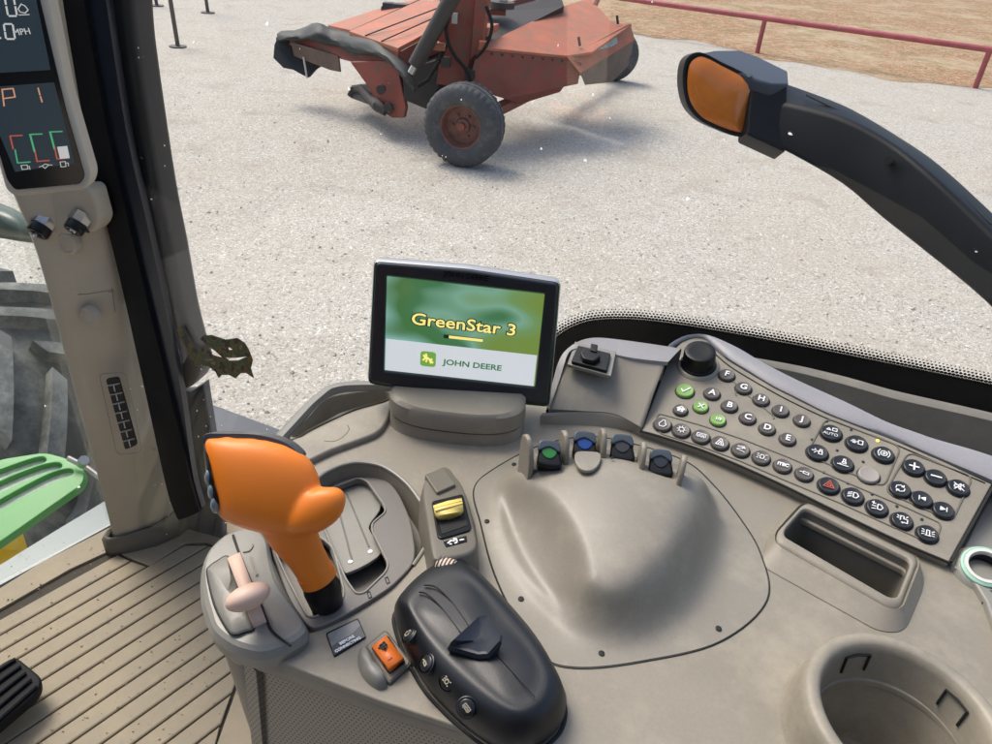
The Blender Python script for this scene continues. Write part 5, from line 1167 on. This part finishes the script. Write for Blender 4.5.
for x, y, rpx, kind, ic, lab in btns:
    top = .0032; at = KP.hit(x, y, top); r = (KP.hit(x+rpx, y, top)-KP.hit(x-rpx, y, top)).length/2*1.0
    mt = {'G': GREENB, 'T': BTN, 'B': BTNB, 'N': BTNG}[kind]
    base = at-KP.n*top
    disc('button_well', KP, base-KP.n*.0002, r*1.13, .0006, VOID, kp, bev=.0001)
    o = disc('button', KP, base, r, top, mt, kp, bev=.0011, dish=.0004)
    if lab: o['label'] = lab
    icp = Plane(at+KP.n*.0003, KP.ex, KP.n)
    rot_ = rad(9)
    cs, sn = math.cos(rot_), math.sin(rot_)
    if ic is None: continue
    if ic in ICON:
        strokes('symbol', ICON[ic], icp, lambda u_, v_: at+KP.n*.0004+KP.ex*((u_*cs-v_*sn)*r*1.0)+KP.ey*((u_*sn+v_*cs)*r*1.0), r*(.042 if ic not in ('tick', 'cross', 'plus', 'minus', 'home') else .075), RED if ic == 'hazard' else WHITE, o)
        if ic == 'auto': text('symbol_text', 'AUTO', icp, at-KP.ey*r*.35, r*.5, WHITE, o, rot=rot_, off=.0003)
    else:
        text('symbol_text', ic if ic != 'ABC' else '1/3', icp, at, r*(1.25 if len(ic) == 1 else .62), WHITE, o, rot=rot_, off=.0003, bold=r*.03)
for x, y in ((811.8, 439.7), (826.5, 421.5), (851, 430), (837, 450.6), (863, 462), (824, 472.6), (847.6, 483.3), (871.8, 494.4), (896.7, 506.5), (921.6, 519.6)):
    disc('indicator_dot', KP, KP.hit(x, y, .0), .0013, .0006, BTNB, kp, bev=.0001, n=12)
disc('indicator_dot', KP, KP.hit(877.5, 441, .0), .0015, .001, pmat('lit_amber', (.6, .45, .05), .3, emit=(.9, .65, .1), estr=.7), kp, bev=.0002, n=12)['label'] = 'lit yellow indicator dot'
# rotary knob
kn = thing('rotary_knob', 'black fluted rotary knob at the top corner of the keypad panel', 'knob', KP.hit(698, 365))
kc = KP.hit(698, 366, 0); kr = .0158; n = 96
rows = []
for h, s_ in ((0, 1.06), (.004, 1.06), (.005, 1.0), (.018, .97), (.0205, .92), (.021, .86), (.0205, .6)):
    rows.append([kc+KP.n*h+(KP.ex*math.cos(2*math.pi*i/n)+KP.ey*math.sin(2*math.pi*i/n))*(kr*s_*(1-(.035 if (i % 3 == 0 and .0045 < h < .019) else 0))) for i in range(n)])
loft('knob_body', rows, BLACK, kn, closed=True, cap1=True, angle=40)
rows = [[kc+KP.n*h+(KP.ex*math.cos(2*math.pi*i/48)+KP.ey*math.sin(2*math.pi*i/48))*(kr*s_) for i in range(48)] for h, s_ in ((.0, 1.35), (.0028, 1.22), (.003, 1.12), (.0005, 1.08))]
loft('knob_collar', rows, TAUPE, kn, closed=True, angle=60)
# ridge behind the keypad, sky sheen painted into its paler colour
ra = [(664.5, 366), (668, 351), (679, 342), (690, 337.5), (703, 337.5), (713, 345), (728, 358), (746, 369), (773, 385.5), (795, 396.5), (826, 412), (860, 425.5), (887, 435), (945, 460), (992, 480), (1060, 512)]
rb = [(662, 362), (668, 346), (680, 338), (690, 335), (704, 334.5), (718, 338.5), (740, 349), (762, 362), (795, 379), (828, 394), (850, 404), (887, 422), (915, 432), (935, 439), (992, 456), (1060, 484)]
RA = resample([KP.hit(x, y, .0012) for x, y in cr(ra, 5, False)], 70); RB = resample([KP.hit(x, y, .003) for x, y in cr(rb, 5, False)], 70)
RIDGE = pmat('ridge_sky_sheen', (.29, .285, .29), .35, bump=.4, bscale=1200, var=.06, vscale=15)
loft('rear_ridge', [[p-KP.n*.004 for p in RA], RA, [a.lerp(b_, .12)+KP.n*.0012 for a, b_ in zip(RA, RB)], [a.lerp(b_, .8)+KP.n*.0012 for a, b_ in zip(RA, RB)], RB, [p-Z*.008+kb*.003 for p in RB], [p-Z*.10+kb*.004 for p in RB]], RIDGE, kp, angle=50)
# rear trough and rail beyond the ridge
ta = [V(x, y, -.002) for x, y in cr([(755, 364), (800, 373), (850, 386), (892, 398), (940, 409), (992, 421), (1100, 448)], 4, False)]
tb = [V(x, y, -.0) for x, y in cr([(750, 357), (800, 366), (850, 378), (892, 390), (940, 401), (992, 413), (1100, 440)], 4, False)]
loft('trough_rail', [[p-Z*.09 for p in ta], ta, [a.lerp(b_, .5)+Z*.002 for a, b_ in zip(ta, tb)], tb, [p-Z*.12 for p in tb]], TAUPE, con, angle=60)
plate('trough_floor', BASE, [[(660, 365), (740, 370), (800, 373), (892, 398), (992, 421), (1100, 448), (1200, 560), (1000, 520), (860, 470), (760, 430), (690, 400)]], -.055, .004, .001, TAUPE_D, con)

# --- storage slot
co = rnd([(801, 503), (812, 504), (917, 560), (921, 570), (899, 605), (888, 606), (778, 541), (777, 533)], 6)
n_ = 96
outer_ = resample([V(x, y, .0090) for x, y in rnd([(805, 501), (920, 558), (901, 607), (889, 607), (776, 542), (776, 532)], 8)], n_, True)
inner_ = resample([V(x, y, .0098) for x, y in rnd([(804, 507), (913, 561), (898, 598), (889, 598), (784, 537), (784, 530)], 7)], n_, True)
base_ = resample([V(x, y, .0006) for x, y in rnd([(788, 506), (930, 572), (905, 632), (880, 632), (762, 566), (764, 546)], 22)], n_, True)
def align(P, Q):
    best = min(range(len(Q)), key=lambda k: sum((P[i]-Q[(i+k) % len(Q)]).length for i in range(0, len(P), 6))); return [Q[(i+best) % len(Q)] for i in range(len(Q))]
outer_ = align(inner_, outer_); base_ = align(inner_, base_)
loft('slot_rim', [base_, [a.lerp(b_, .6)+Z*.0012 for a, b_ in zip(base_, outer_)], [a.lerp(b_, .85)+Z*.002 for a, b_ in zip(base_, outer_)], [p-Z*.002 for p in outer_], [p for p in shrink(outer_, .001)], [p+Z*.0004 for p in shrink(inner_, -.0012)], inner_, [p-Z*.003 for p in shrink(inner_, .0006)]], TAUPE, con, closed=True, angle=70)
loft('slot_pocket', [[p-Z*.002 for p in inner_], [p-Z*.11 for p in shrink(inner_, .004)]], TAUPE_D, con, closed=True, cap1=True, angle=50)  # darker plastic stands in for the shade down inside the pocket
for a, b_, h in (((822, 517), (902, 557), -.0), ((822, 531), (897, 568), -.014)):
    pa_, pb_ = V(a[0], a[1], .010), V(b_[0], b_[1], .010); 
    tubeobj('slot_groove', [V(a[0], a[1], .006+h), V(b_[0], b_[1], .006+h)], .0006, VOID, con, 6) if h == 0 else None

# --- cup holder
cupc = CUPC
cupr = [(.0635, -.0295), (.0622, -.027), (.0605, -.018), (.0585, -.006), (.057, -.0012), (.0545, .0008), (.0505, .0008), (.048, -.001), (.0465, -.006), (.044, -.04), (.042, -.085), (.040, -.09)]
cup = thing('cup_holder', 'deep round taupe cup holder at the near right corner of the console', 'cup holder', Vector((cupc.x, cupc.y, ZC)))
loft('cup_wall', [circ(cupc, r_, cupc.z+h, 80, 1.03) for r_, h in cupr], TAUPE, cup, closed=True, cap1=True, angle=50)
def cin(a, dz, r=.0457): 
    r = r-(-dz-.006)*.055; return Vector((cupc.x+r*math.cos(a), cupc.y+r*1.03*math.sin(a), cupc.z+dz))
for a0, a1, e_ in ((rad(112), rad(91), 0), (rad(33), rad(14), 1)):
    pts = [cin(a0, -.022), cin(a0, -.008), cin((a0+a1)/2, -.0075), cin(a1, -.008), cin(a1, -.022)]
    tubeobj('clip_outline', pts if e_ else pts, .0009, VOID, cup, 6)

# --- far right side: power socket
plate('end_cover', BASE, [[(954, 566), (965, 573), (976, 584), (986, 600), (994, 622), (1002, 660), (1015, 700), (1200, 760), (1200, 520), (1000, 476)]], .006, .009, .002, TAUPE_L, con)
so = thing('power_socket', 'round power socket with mint green ring at the right edge', 'socket', V(985, 566))
spl_ = Plane(V(985, 568, .01), Vector((1, 0, 0)), (Z+(CAM-V(985, 568)).normalized()*.6))
MINT = pmat('mint_ring', (.35, .6, .47), .3)
def ringo(name, prof_, mat, par, pl, cap1=False):
    rows = [[pl.o+pl.n*h+(pl.ex*math.cos(2*math.pi*i/48)+pl.ey*math.sin(2*math.pi*i/48))*r_ for i in range(48)] for r_, h in prof_]
    return loft(name, rows, mat, par, closed=True, cap1=cap1, angle=50)
ringo('socket_flare', [(.022, -.006), (.019, -.001), (.0168, .0)], TAUPE_L, so, spl_)
ringo('green_ring', [(.0168, -.004), (.0168, .0025), (.0155, .0035), (.0148, .003)], MINT, so, spl_)
ringo('chrome_ring', [(.0148, .003), (.0145, .0042), (.012, .0042), (.0112, .002), (.0108, -.02)], pmat('pale_ring', (.6, .62, .55), .25, var=.1), so, spl_)
ringo('socket_barrel', [(.0108, .001), (.0106, -.03), (.004, -.03)], VOID, so, spl_, True)
plate('cap_strap', spl_, [rnd([(984, 590), (997, 590), (995, 606), (982, 603)], 1)], .002, .004, .0008, BLACK, so)

# --- small label and orange rocker
sl_ = thing('info_label', 'small black and silver label reading before connecting, beside the orange rocker', 'label', V(346, 636))
lb = rnd([(325.5, 633), (358, 617.5), (366.5, 637), (334, 657)], 2.5)
plate('label_frame', BASE, [lb], .0010, .002, .0003, BLACK, sl_)
plate('label_face', BASE, [rnd([(327.2, 634), (357.5, 619.5), (365, 636.5), (334.5, 655)], 2)], .0014, .001, .0001, pmat('label_grey', (.16, .17, .17), .3, var=.25, vscale=120), sl_)
plate('label_print', BASE, [[(332, 646), (344, 638), (352, 634), (360, 625.5), (365.3, 636.5), (334.5, 655)]], .0017, .001, .0001, pmat('label_dark', (.04, .055, .07), .3), sl_)
tdir = V(362, 633)-V(335, 648); TB = Plane(BASE.o, tdir, Z)
text('label_text', 'BEFORE', TB, V(347, 640.5, .002), .0031, WHITE, sl_, bold=.0001)
text('label_text', 'CONNECTING', TB, V(348, 645, .002), .0028, WHITE, sl_, bold=.0001)
rk = thing('orange_rocker', 'orange rocker switch in black frame with grey finger guard, left of the black pod', 'switch', V(387, 655))
plate('switch_base', BASE, [rnd([(364.5, 646), (385.5, 628.5), (413, 663), (389, 684)], 4)], .0030, .005, .0012, TAUPE_D, rk)
plate('switch_rim', BASE, [rnd([(366.5, 646), (386, 631), (410, 662), (390, 681)], 3)], .0036, .002, .0005, TAUPE, rk)
plate('switch_well', BASE, [rnd([(371, 647), (388, 634.5), (405.5, 662), (389.5, 674.5)], 3)], .0042, .003, .0006, VOID, rk)
a = [(372, 646), (386, 635.5)]; m_ = [(380, 657), (394.5, 646.5)]; c_ = [(388.5, 668), (403.5, 657.5)]; d_ = [(391, 673.5), (405, 661)]
loft('rocker', [[V(*p, .003) for p in a], [V(*p, .0095) for p in a], [V(p[0], p[1], .0075) for p in m_], [V(*p, .012) for p in c_], [V(*p, .003) for p in d_]], ORANGE2, rk, angle=20, solid=.003)
strokes('rocker_icon', [[(380, 645.5), (384, 642), (386.5, 645), (385, 648.5), (382, 648)], [(381, 646.5), (385, 645)], [(379, 648), (381, 645)]], BASE, lambda x, y: V(x, y, .0092), .0006, BLACK, rk)
strokes('rocker_icon', [[(388.5, 659.5), (391.5, 657)]], BASE, lambda x, y: V(x, y, .0108), .0004, RED, rk)
gd_ = cr([(359.5, 650), (358, 658), (361, 669), (368, 679), (378, 685.5), (386, 683), (385, 676), (377, 664), (369, 653), (363, 647)], 4)
ga = [V(x, y, .004) for x, y in gd_]
loft('finger_guard', [drop(shrink(ga, -.0006), ZC), [p for p in ga], [p+Z*.004 for p in shrink(ga, .0022)], [p+Z*.0055 for p in shrink(ga, .005)]], TAUPE_L, rk, closed=True, cap1=True, angle=70)

# --- black control pod
pod = thing('control_pod', 'glossy black oval control pod with thumb paddle and striped wheel', 'control pod', V(485, 650))
po = cr([(394.5, 612), (397, 600), (406, 588.5), (421, 574.5), (437.6, 565), (457, 561), (475, 572), (505.6, 603.5), (536, 640), (558, 677), (566.5, 697), (563, 717), (551, 731), (535, 741), (518, 744), (497, 740), (469, 722), (433, 688), (415, 662), (402, 636)], 5)
pt = cr([(411, 607), (416, 598), (427, 588), (442, 579), (455, 574), (469, 577), (488, 594), (507, 615), (525, 636), (539, 657), (546, 676), (544, 690), (537, 702), (524, 709), (514, 709), (503, 703), (469, 675), (436, 643), (420, 623)], 5)
PO = resample([V(x, y, .012) for x, y in po], 120, True); PT = align(PO, resample([V(x, y, .030) for x, y in pt], 120, True))
PO0 = shrink(PO, .001)
rows = [drop(shrink(PO, .002), ZC), [p-Z*.006 for p in PO], PO, [a.lerp(b_, .28)+Z*.006 for a, b_ in zip(PO, PT)], [a.lerp(b_, .72)+Z*.0045 for a, b_ in zip(PO, PT)], [p+Z*.0006 for p in PT], [p+Z*.0002 for p in shrink(PT, .003)], [p+Z*.0010 for p in shrink(PT, .010)], [p+Z*.0025 for p in shrink(PT, .022)]]
loft('pod_body', rows, PODM, pod, closed=True, cap1=True, angle=60)
tubeobj('pod_gasket', [p-Z*.0112 for p in shrink(PO, -.0008)], .0012, VOID, pod, 6, closed=True)
PPL = Plane(V(480, 640, .0325), rot, Z)
for pts in ([(419, 592), (427, 594), (440, 606), (457, 628), (464, 637)], [(424, 585), (436, 587), (450, 600), (466, 622), (470, 631)]):
    tubeobj('panel_seam', [V(x, y, .0322) for x, y in cr(pts, 4, False)], .0006, VOID, pod, 6)
tubeobj('panel_seam', [V(x, y, .0328) for x, y in ((497, 655), (535, 697))], .0003, BLACK, pod, 6)
PAD = pmat('paddle_black', (.02, .024, .032), .38, bump=.2, bscale=900)
pk = [V(x, y, h) for x, y, h in ((447, 647, .036), (451, 640, .042), (479, 614, .046), (487, 613, .047), (503, 634, .046), (502, 641, .044), (489, 656, .037), (478, 657, .035))]
pkb = [Vector((p.x, p.y, ZC+.030)) for p in shrink(pk, .002)]
pkc = sum(pk, Vector())/len(pk)
o = loft('thumb_paddle', [pkb, [p-Z*.002 for p in pk], shrink(pk, .0015), [p.lerp(pkc, .35)-Z*.0016 for p in pk], [p.lerp(pkc, .8)-Z*.0022 for p in pk]], PAD, pod, closed=True, cap1=True, angle=25)
wc_ = V(446, 568.5, .020); wax = (V(455, 572, .02)-V(438, 566, .02)).normalized()
rows = []
for i in range(9):
    f = (i-4)/4; rows.append([wc_+wax*(f*.0062)+(Z*math.cos(a_)+wax.cross(Z)*math.sin(a_))*(.0078*(1-.06*f*f)) for a_ in (2*math.pi*k_/32 for k_ in range(32))])
loft('thumb_wheel', rows, pmat('wheel_cream', (.6, .48, .36), .5), pod, closed=True, cap0=True, cap1=True)
for i in range(-2, 3):
    c_w = wc_+wax*(i*.0025); tubeobj('wheel_stripe', [c_w+(Z*math.cos(a_)+wax.cross(Z)*math.sin(a_))*.0079 for a_ in (2*math.pi*k_/28 for k_ in range(28))], .0005, BTN, pod, 5, closed=True)
for x, y, ic in ((411, 636, 'jug'), (428, 664, 'cyl'), (449, 681, 'lampbars'), (467, 707, 'pto')):
    c_ = V(x, y, .0215); nn = (V(x, y, .0215)-V(480, 650, .0215)); nn.z = 0; nn = nn.normalized()*.75+Z*.75; SP = Plane(c_, V(430, 690)-V(405, 640), nn)
    o = disc('side_button', SP, c_-SP.n*.002, .0052, .0045, BTNB, pod, bev=.001); at = c_+SP.n*.0032
    strokes('button_symbol', ICON[ic], SP, lambda u_, v_: at+SP.ex*(u_*.0046)+SP.ey*(v_*.0046), .00028, pmat('cream_print', (.4, .36, .26), .5), o)
    ringo('button_ring', [(.0064, -.002), (.0064, .0016), (.0058, .002)], PODM, pod, SP)

# ================================================================ MONITOR
scr = [(388.3, 278.3), (542.7, 296), (533, 385), (386, 369)]
MPn = quad_plane(scr, .134)
mon = thing('monitor', 'touchscreen monitor showing green start up screen on round pedestal', 'monitor', V(457, 421, .05))
fo = rnd([(375.5, 262.5), (466, 270), (558.5, 284), (547.6, 406), (458, 396), (369, 382.5)], 5)
plate('monitor_frame', MPn, [fo, [(386.5, 276), (545, 294), (535, 388), (384, 371.5)]], 0, .012, .0025, pmat('frame_charcoal', (.013, .016, .021), .42, bump=.35, bscale=900, var=.1), mon)
ho = rnd([(384, 257.5), (470, 264), (561.5, 277.5), (551.5, 405), (458, 396), (371, 381)], 6)
hp = [MPn.hit(x, y, -.004) for x, y in rnd([(374.5, 261), (466, 268.5), (560, 282.5), (549, 407), (458, 397.5), (368.5, 383.5)], 6)]
loft('monitor_housing', [hp, [p-MPn.n*.002 for p in shrink(hp, -.0012)], [p-MPn.n*.014 for p in shrink(hp, -.0005)], [p-MPn.n*.02 for p in shrink(hp, .004)], [p-MPn.n*.032 for p in shrink(hp, .03)]], SILVER, mon, closed=True, cap1=True, angle=60)
MX = (MPn.hit(542, 300)-MPn.hit(388, 282)).normalized(); MPn = Plane(MPn.o, MX, MPn.n)
SW = bpy.data.materials.new('screen_picture'); SW.use_nodes = True; t = SW.node_tree; b = t.nodes['Principled BSDF']; b.inputs['Roughness'].default_value = .15; b.inputs['Base Color'].default_value = (.02, .02, .02, 1)
tc_ = t.nodes.new('ShaderNodeTexCoord'); L = t.links.new; sx = t.nodes.new('ShaderNodeSeparateXYZ'); L(tc_.outputs['Generated'], sx.inputs[0])
n1 = t.nodes.new('ShaderNodeTexNoise'); n1.inputs['Scale'].default_value = 1.9; n1.inputs['Detail'].default_value = 1; n1.inputs['Roughness'].default_value = .3
mpg = t.nodes.new('ShaderNodeMapping'); mpg.inputs['Location'].default_value = (2.3, .6, 0); L(tc_.outputs['Generated'], mpg.inputs[0]); L(mpg.outputs[0], n1.inputs['Vector'])
ax1 = MA('ADD', MA('MULTIPLY', sx.outputs[0], .55), MA('MULTIPLY', n1.outputs['Fac'], 1.0))
r = t.nodes.new('ShaderNodeValToRGB'); e = r.color_ramp.elements; e[0].position = .42; e[0].color = (.20, .42, .36, 1); e[1].position = 1; e[1].color = (.16, .25, .05, 1)
for p_, c_ in ((.56, (.05, .16, .05)), (.68, (.05, .17, .07)), (.78, (.18, .36, .26)), (.88, (.15, .28, .10))): x = e.new(p_); x.color = (*c_, 1)
L(ax1, r.inputs[0]); b.inputs['Emission Strength'].default_value = .52; L(r.outputs[0], b.inputs['Emission Color'])
scr4 = [MPn.hit(*p, -.0035) for p in scr]
def lerp2(u_, v_): # u right, v down
    return scr4[0].lerp(scr4[1], u_).lerp(scr4[3].lerp(scr4[2], u_), v_)
def quadm(name, u0, v0, u1, v1, off, mat):
    P = [lerp2(u0, v0), lerp2(u1, v0), lerp2(u1, v1), lerp2(u0, v1)]
    return prism(name, [MPn.o*0+p+MPn.n*off for p in P], MPn.n*-.0004, mat, mon)
# the picture is drawn in the panel's own coordinates
sg_ = quadm('screen', -.02, -.02, 1.02, 1.02, 0, SW)
quadm('screen_white_band', -.005, .655, 1.005, 1.01, .0004, pmat('screen_white', (.2, .2, .2), .2, emit=(.70, .74, .78), estr=.42))
YT = pmat('screen_yellow', (.2, .18, .05), .3, emit=(.95, .82, .25), estr=.5); DT = pmat('screen_black', (.004, .006, .004), .3, emit=(.01, .02, .01), estr=.5); GT = pmat('screen_dark_green', (.01, .05, .02), .3, emit=(.03, .12, .05), estr=.7)
wS = (scr4[1]-scr4[0]).length; hS = (scr4[3]-scr4[0]).length
def fit(name, s, cu_, cv, wfrac, mat, off, bold=0, sx=1.25, extra=0):
    """text scaled to a fraction of the screen width"""
    o = text(name, s, MPn, lerp2(cu_, cv), .014, mat, mon, depth=.00005, off=off, bold=bold, sx=sx); d = max(v.co.x for v in o.data.vertices)-min(v.co.x for v in o.data.vertices)
    k = wS*wfrac/max(d*sx, 1e-6); o.matrix_basis = o.matrix_basis @ Matrix.Diagonal((k, k, 1, 1)); return o
fit('title_text_outline', 'GreenStar 3', .505, .405, .70, DT, .0005, bold=.0009)
fit('title_text', 'GreenStar 3', .505, .405, .685, YT, .0008, bold=.0002)
quadm('progress_bar_track', .375, .535, .635, .575, .0005, DT); quadm('progress_bar', .41, .54, .635, .57, .0008, YT)
fit('brand_text', 'JOHN DEERE', .58, .845, .40, GT, .0008, bold=.00035)
bgp = lambda u0, v0: lerp2(u0, v0)
lg = [lerp2(*p) for p in rnd([(.228, .745), (.332, .745), (.332, .915), (.228, .915)], .03)]
prism('logo_badge', [p+MPn.n*.0008 for p in lg], MPn.n*-.0003, pmat('badge_green', (.02, .08, .02), .3, emit=(.10, .22, .04), estr=.8), mon)
lg2 = [lerp2(*p) for p in rnd([(.24, .765), (.32, .765), (.32, .86), (.28, .9), (.24, .86)], .02)]
deer = [[(.247, .845), (.262, .82), (.275, .815), (.295, .835), (.305, .825)], [(.262, .82), (.255, .8), (.25, .79)], [(.262, .82), (.268, .79), (.264, .775)], [(.275, .82), (.268, .86)], [(.295, .835), (.312, .865)], [(.29, .835), (.3, .87)]]
strokes('leaping_deer_mark', deer, MPn, lambda u_, v_: lerp2(u_, v_)+MPn.n*.0011, .0008, YT, mon)
text('frame_lettering', 'JOHN DEERE', MPn, MPn.hit(466, 276, .0), .0066, BLACK, mon, depth=.0003, off=.0003, bold=.0002)
for x, y in ((537, 383.5),): disc('reset_mark', MPn, MPn.hit(x, y, -.002), .001, .0005, SILVER, mon, bev=.0001, n=10)
nk = MPn.hit(458, 375, -.05); tubeobj('monitor_neck', [nk, Vector((nk.x, nk.y+.012, ZC+.045)), Vector((nk.x, pc.y+.016, ZC+.02))], .016, TAUPE_D, mon, 20)

# ================================================================ MARKER LAMP ARM outside
ARMB = pmat('arm_black_plastic', (.004, .0055, .008), .42, bump=.3, bscale=500, var=.1, spec=.2)
arm = thing('marker_lamp_arm', 'curved black outrigger arm carrying an amber marker lamp outside the window', 'lamp arm', onD(900, 180, 1.15))
sec = [((776, 79), (766, 100), (758, 141), 1.24), ((814, 92.5), (800, 106), (790, 155), 1.21), ((853, 109), (845, 119), (842, 185), 1.17), ((906, 141), (888, 141), (880, 217), 1.13), ((942, 166), (931, 175), (925, 253), 1.08), ((992, 211), (990, 231), (985, 303), 1.02), ((1050, 268), (1050, 292), (1050, 370), .96)]
rows = []
sec = [((p[0], p[1]), (p[2], p[3]), (p[4], p[5]), p[6]) for p in cr([(*a_, *b_, *c_, d_) for a_, b_, c_, d_ in sec], 4, False)]
for A_, B_, C_, D_ in sec:
    B = onD(*B_, D_); A = onD(*A_, D_+.055); Cc = onD(*C_, D_+.01); Dd = Cc+(A-B)
    rows.append([B.lerp(Cc, .0), B.lerp(Cc, .5)+(B-A)*.05, Cc, Cc.lerp(Dd, .5), Dd, Dd.lerp(A, .5), A, A.lerp(B, .5)+(B-Cc)*.03])
o = loft('arm_body', rows, ARMB, arm, closed=True, cap0=True, cap1=True, angle=0)
me = o.data; md = o.modifiers.new('bev', 'BEVEL'); md.width = .008; md.segments = 3; md.limit_method = 'ANGLE'; md.angle_limit = rad(35)
md = o.modifiers.new('wn', 'WEIGHTED_NORMAL')
tubeobj('arm_seam', [onD(x, y, d_) for x, y, d_ in ((806, 95, 1.228), (850, 116, 1.19), (900, 146, 1.145), (940, 176, 1.095), (992, 224, 1.035))], .0014, VOID, arm, 6)
tubeobj('arm_bolt', [onD(889, 161, 1.125), onD(888.5, 160.5, 1.10)], .006, VOID, arm, 10)
lp = [(684, 62), (690, 54), (702, 52.5), (715, 56), (751.5, 79), (746, 130), (740, 137), (730, 136), (700, 122), (688, 108), (683, 92)]
LPn = Plane(onD(717, 95, 1.24), ray(751, 79)-ray(700, 55), (CAM-onD(717, 95, 1.24)).normalized()+Vector((.18, 0, -.0)))
lo = cr([(682, 75), (685, 60), (693, 53), (704, 53), (722, 62), (754, 80), (749, 105), (745, 133), (736, 136.5), (718, 130), (700, 121), (688, 108), (683, 92)], 3)
a = [LPn.hit(x, y, 0) for x, y in lo]; 
lamp_h = [(.0, .0), (-.003, -.004), (-.07, -.004)]
loft('lamp_housing', [[p+LPn.n*.002 for p in shrink(a, .006)], [p+LPn.n*.003 for p in shrink(a, .001)], [p for p in a], [p-LPn.n*.06 for p in a]], ARMB, arm, closed=True, cap1=True, angle=35)
AMB = pmat('amber_lens', (.75, .2, .015), .25, var=.18, vscale=14, trans=.0, coat=.4, bump=.3, bscale=90)
li = cr([(687.5, 78), (690, 64), (697, 57.5), (705, 57.5), (722, 66), (751, 83.5), (748, 105), (743, 130), (735, 131.5), (718, 125.5), (702, 117), (692, 105), (688, 92)], 3)
b_l = [LPn.hit(x, y, .003) for x, y in li]
loft('amber_lens', [[p-LPn.n*.006 for p in b_l], b_l, [p+LPn.n*.005 for p in shrink(b_l, .008)], [p+LPn.n*.008 for p in shrink(b_l, .03)]], AMB, arm, closed=True, cap1=True, angle=50)
tp = [LPn.hit(*p, .001) for p in ((702, 50.5), (757, 80), (772, 83), (789, 83), (788, 71), (757, 56), (738, 50))]
tp = [onD(702, 52, 1.235), onD(756, 80, 1.215), onD(772, 84, 1.215), onD(789, 84, 1.225), onD(788, 71, 1.27), onD(757, 56, 1.29), onD(738, 49.5, 1.29), onD(712, 51, 1.26)]
prism('lamp_hood', tp, Vector((0, 0, -.02)), SLATE, arm, .004)
prism('lamp_mount', [onD(751, 82, 1.226), onD(788, 84, 1.226), onD(786, 152, 1.226), onD(747, 134, 1.226)], CF*.05, ARMB, arm, .004)
tubeobj('hood_screw', [onD(749.5, 75, 1.226), onD(749, 74.5, 1.212)], .004, METAL, arm, 10)
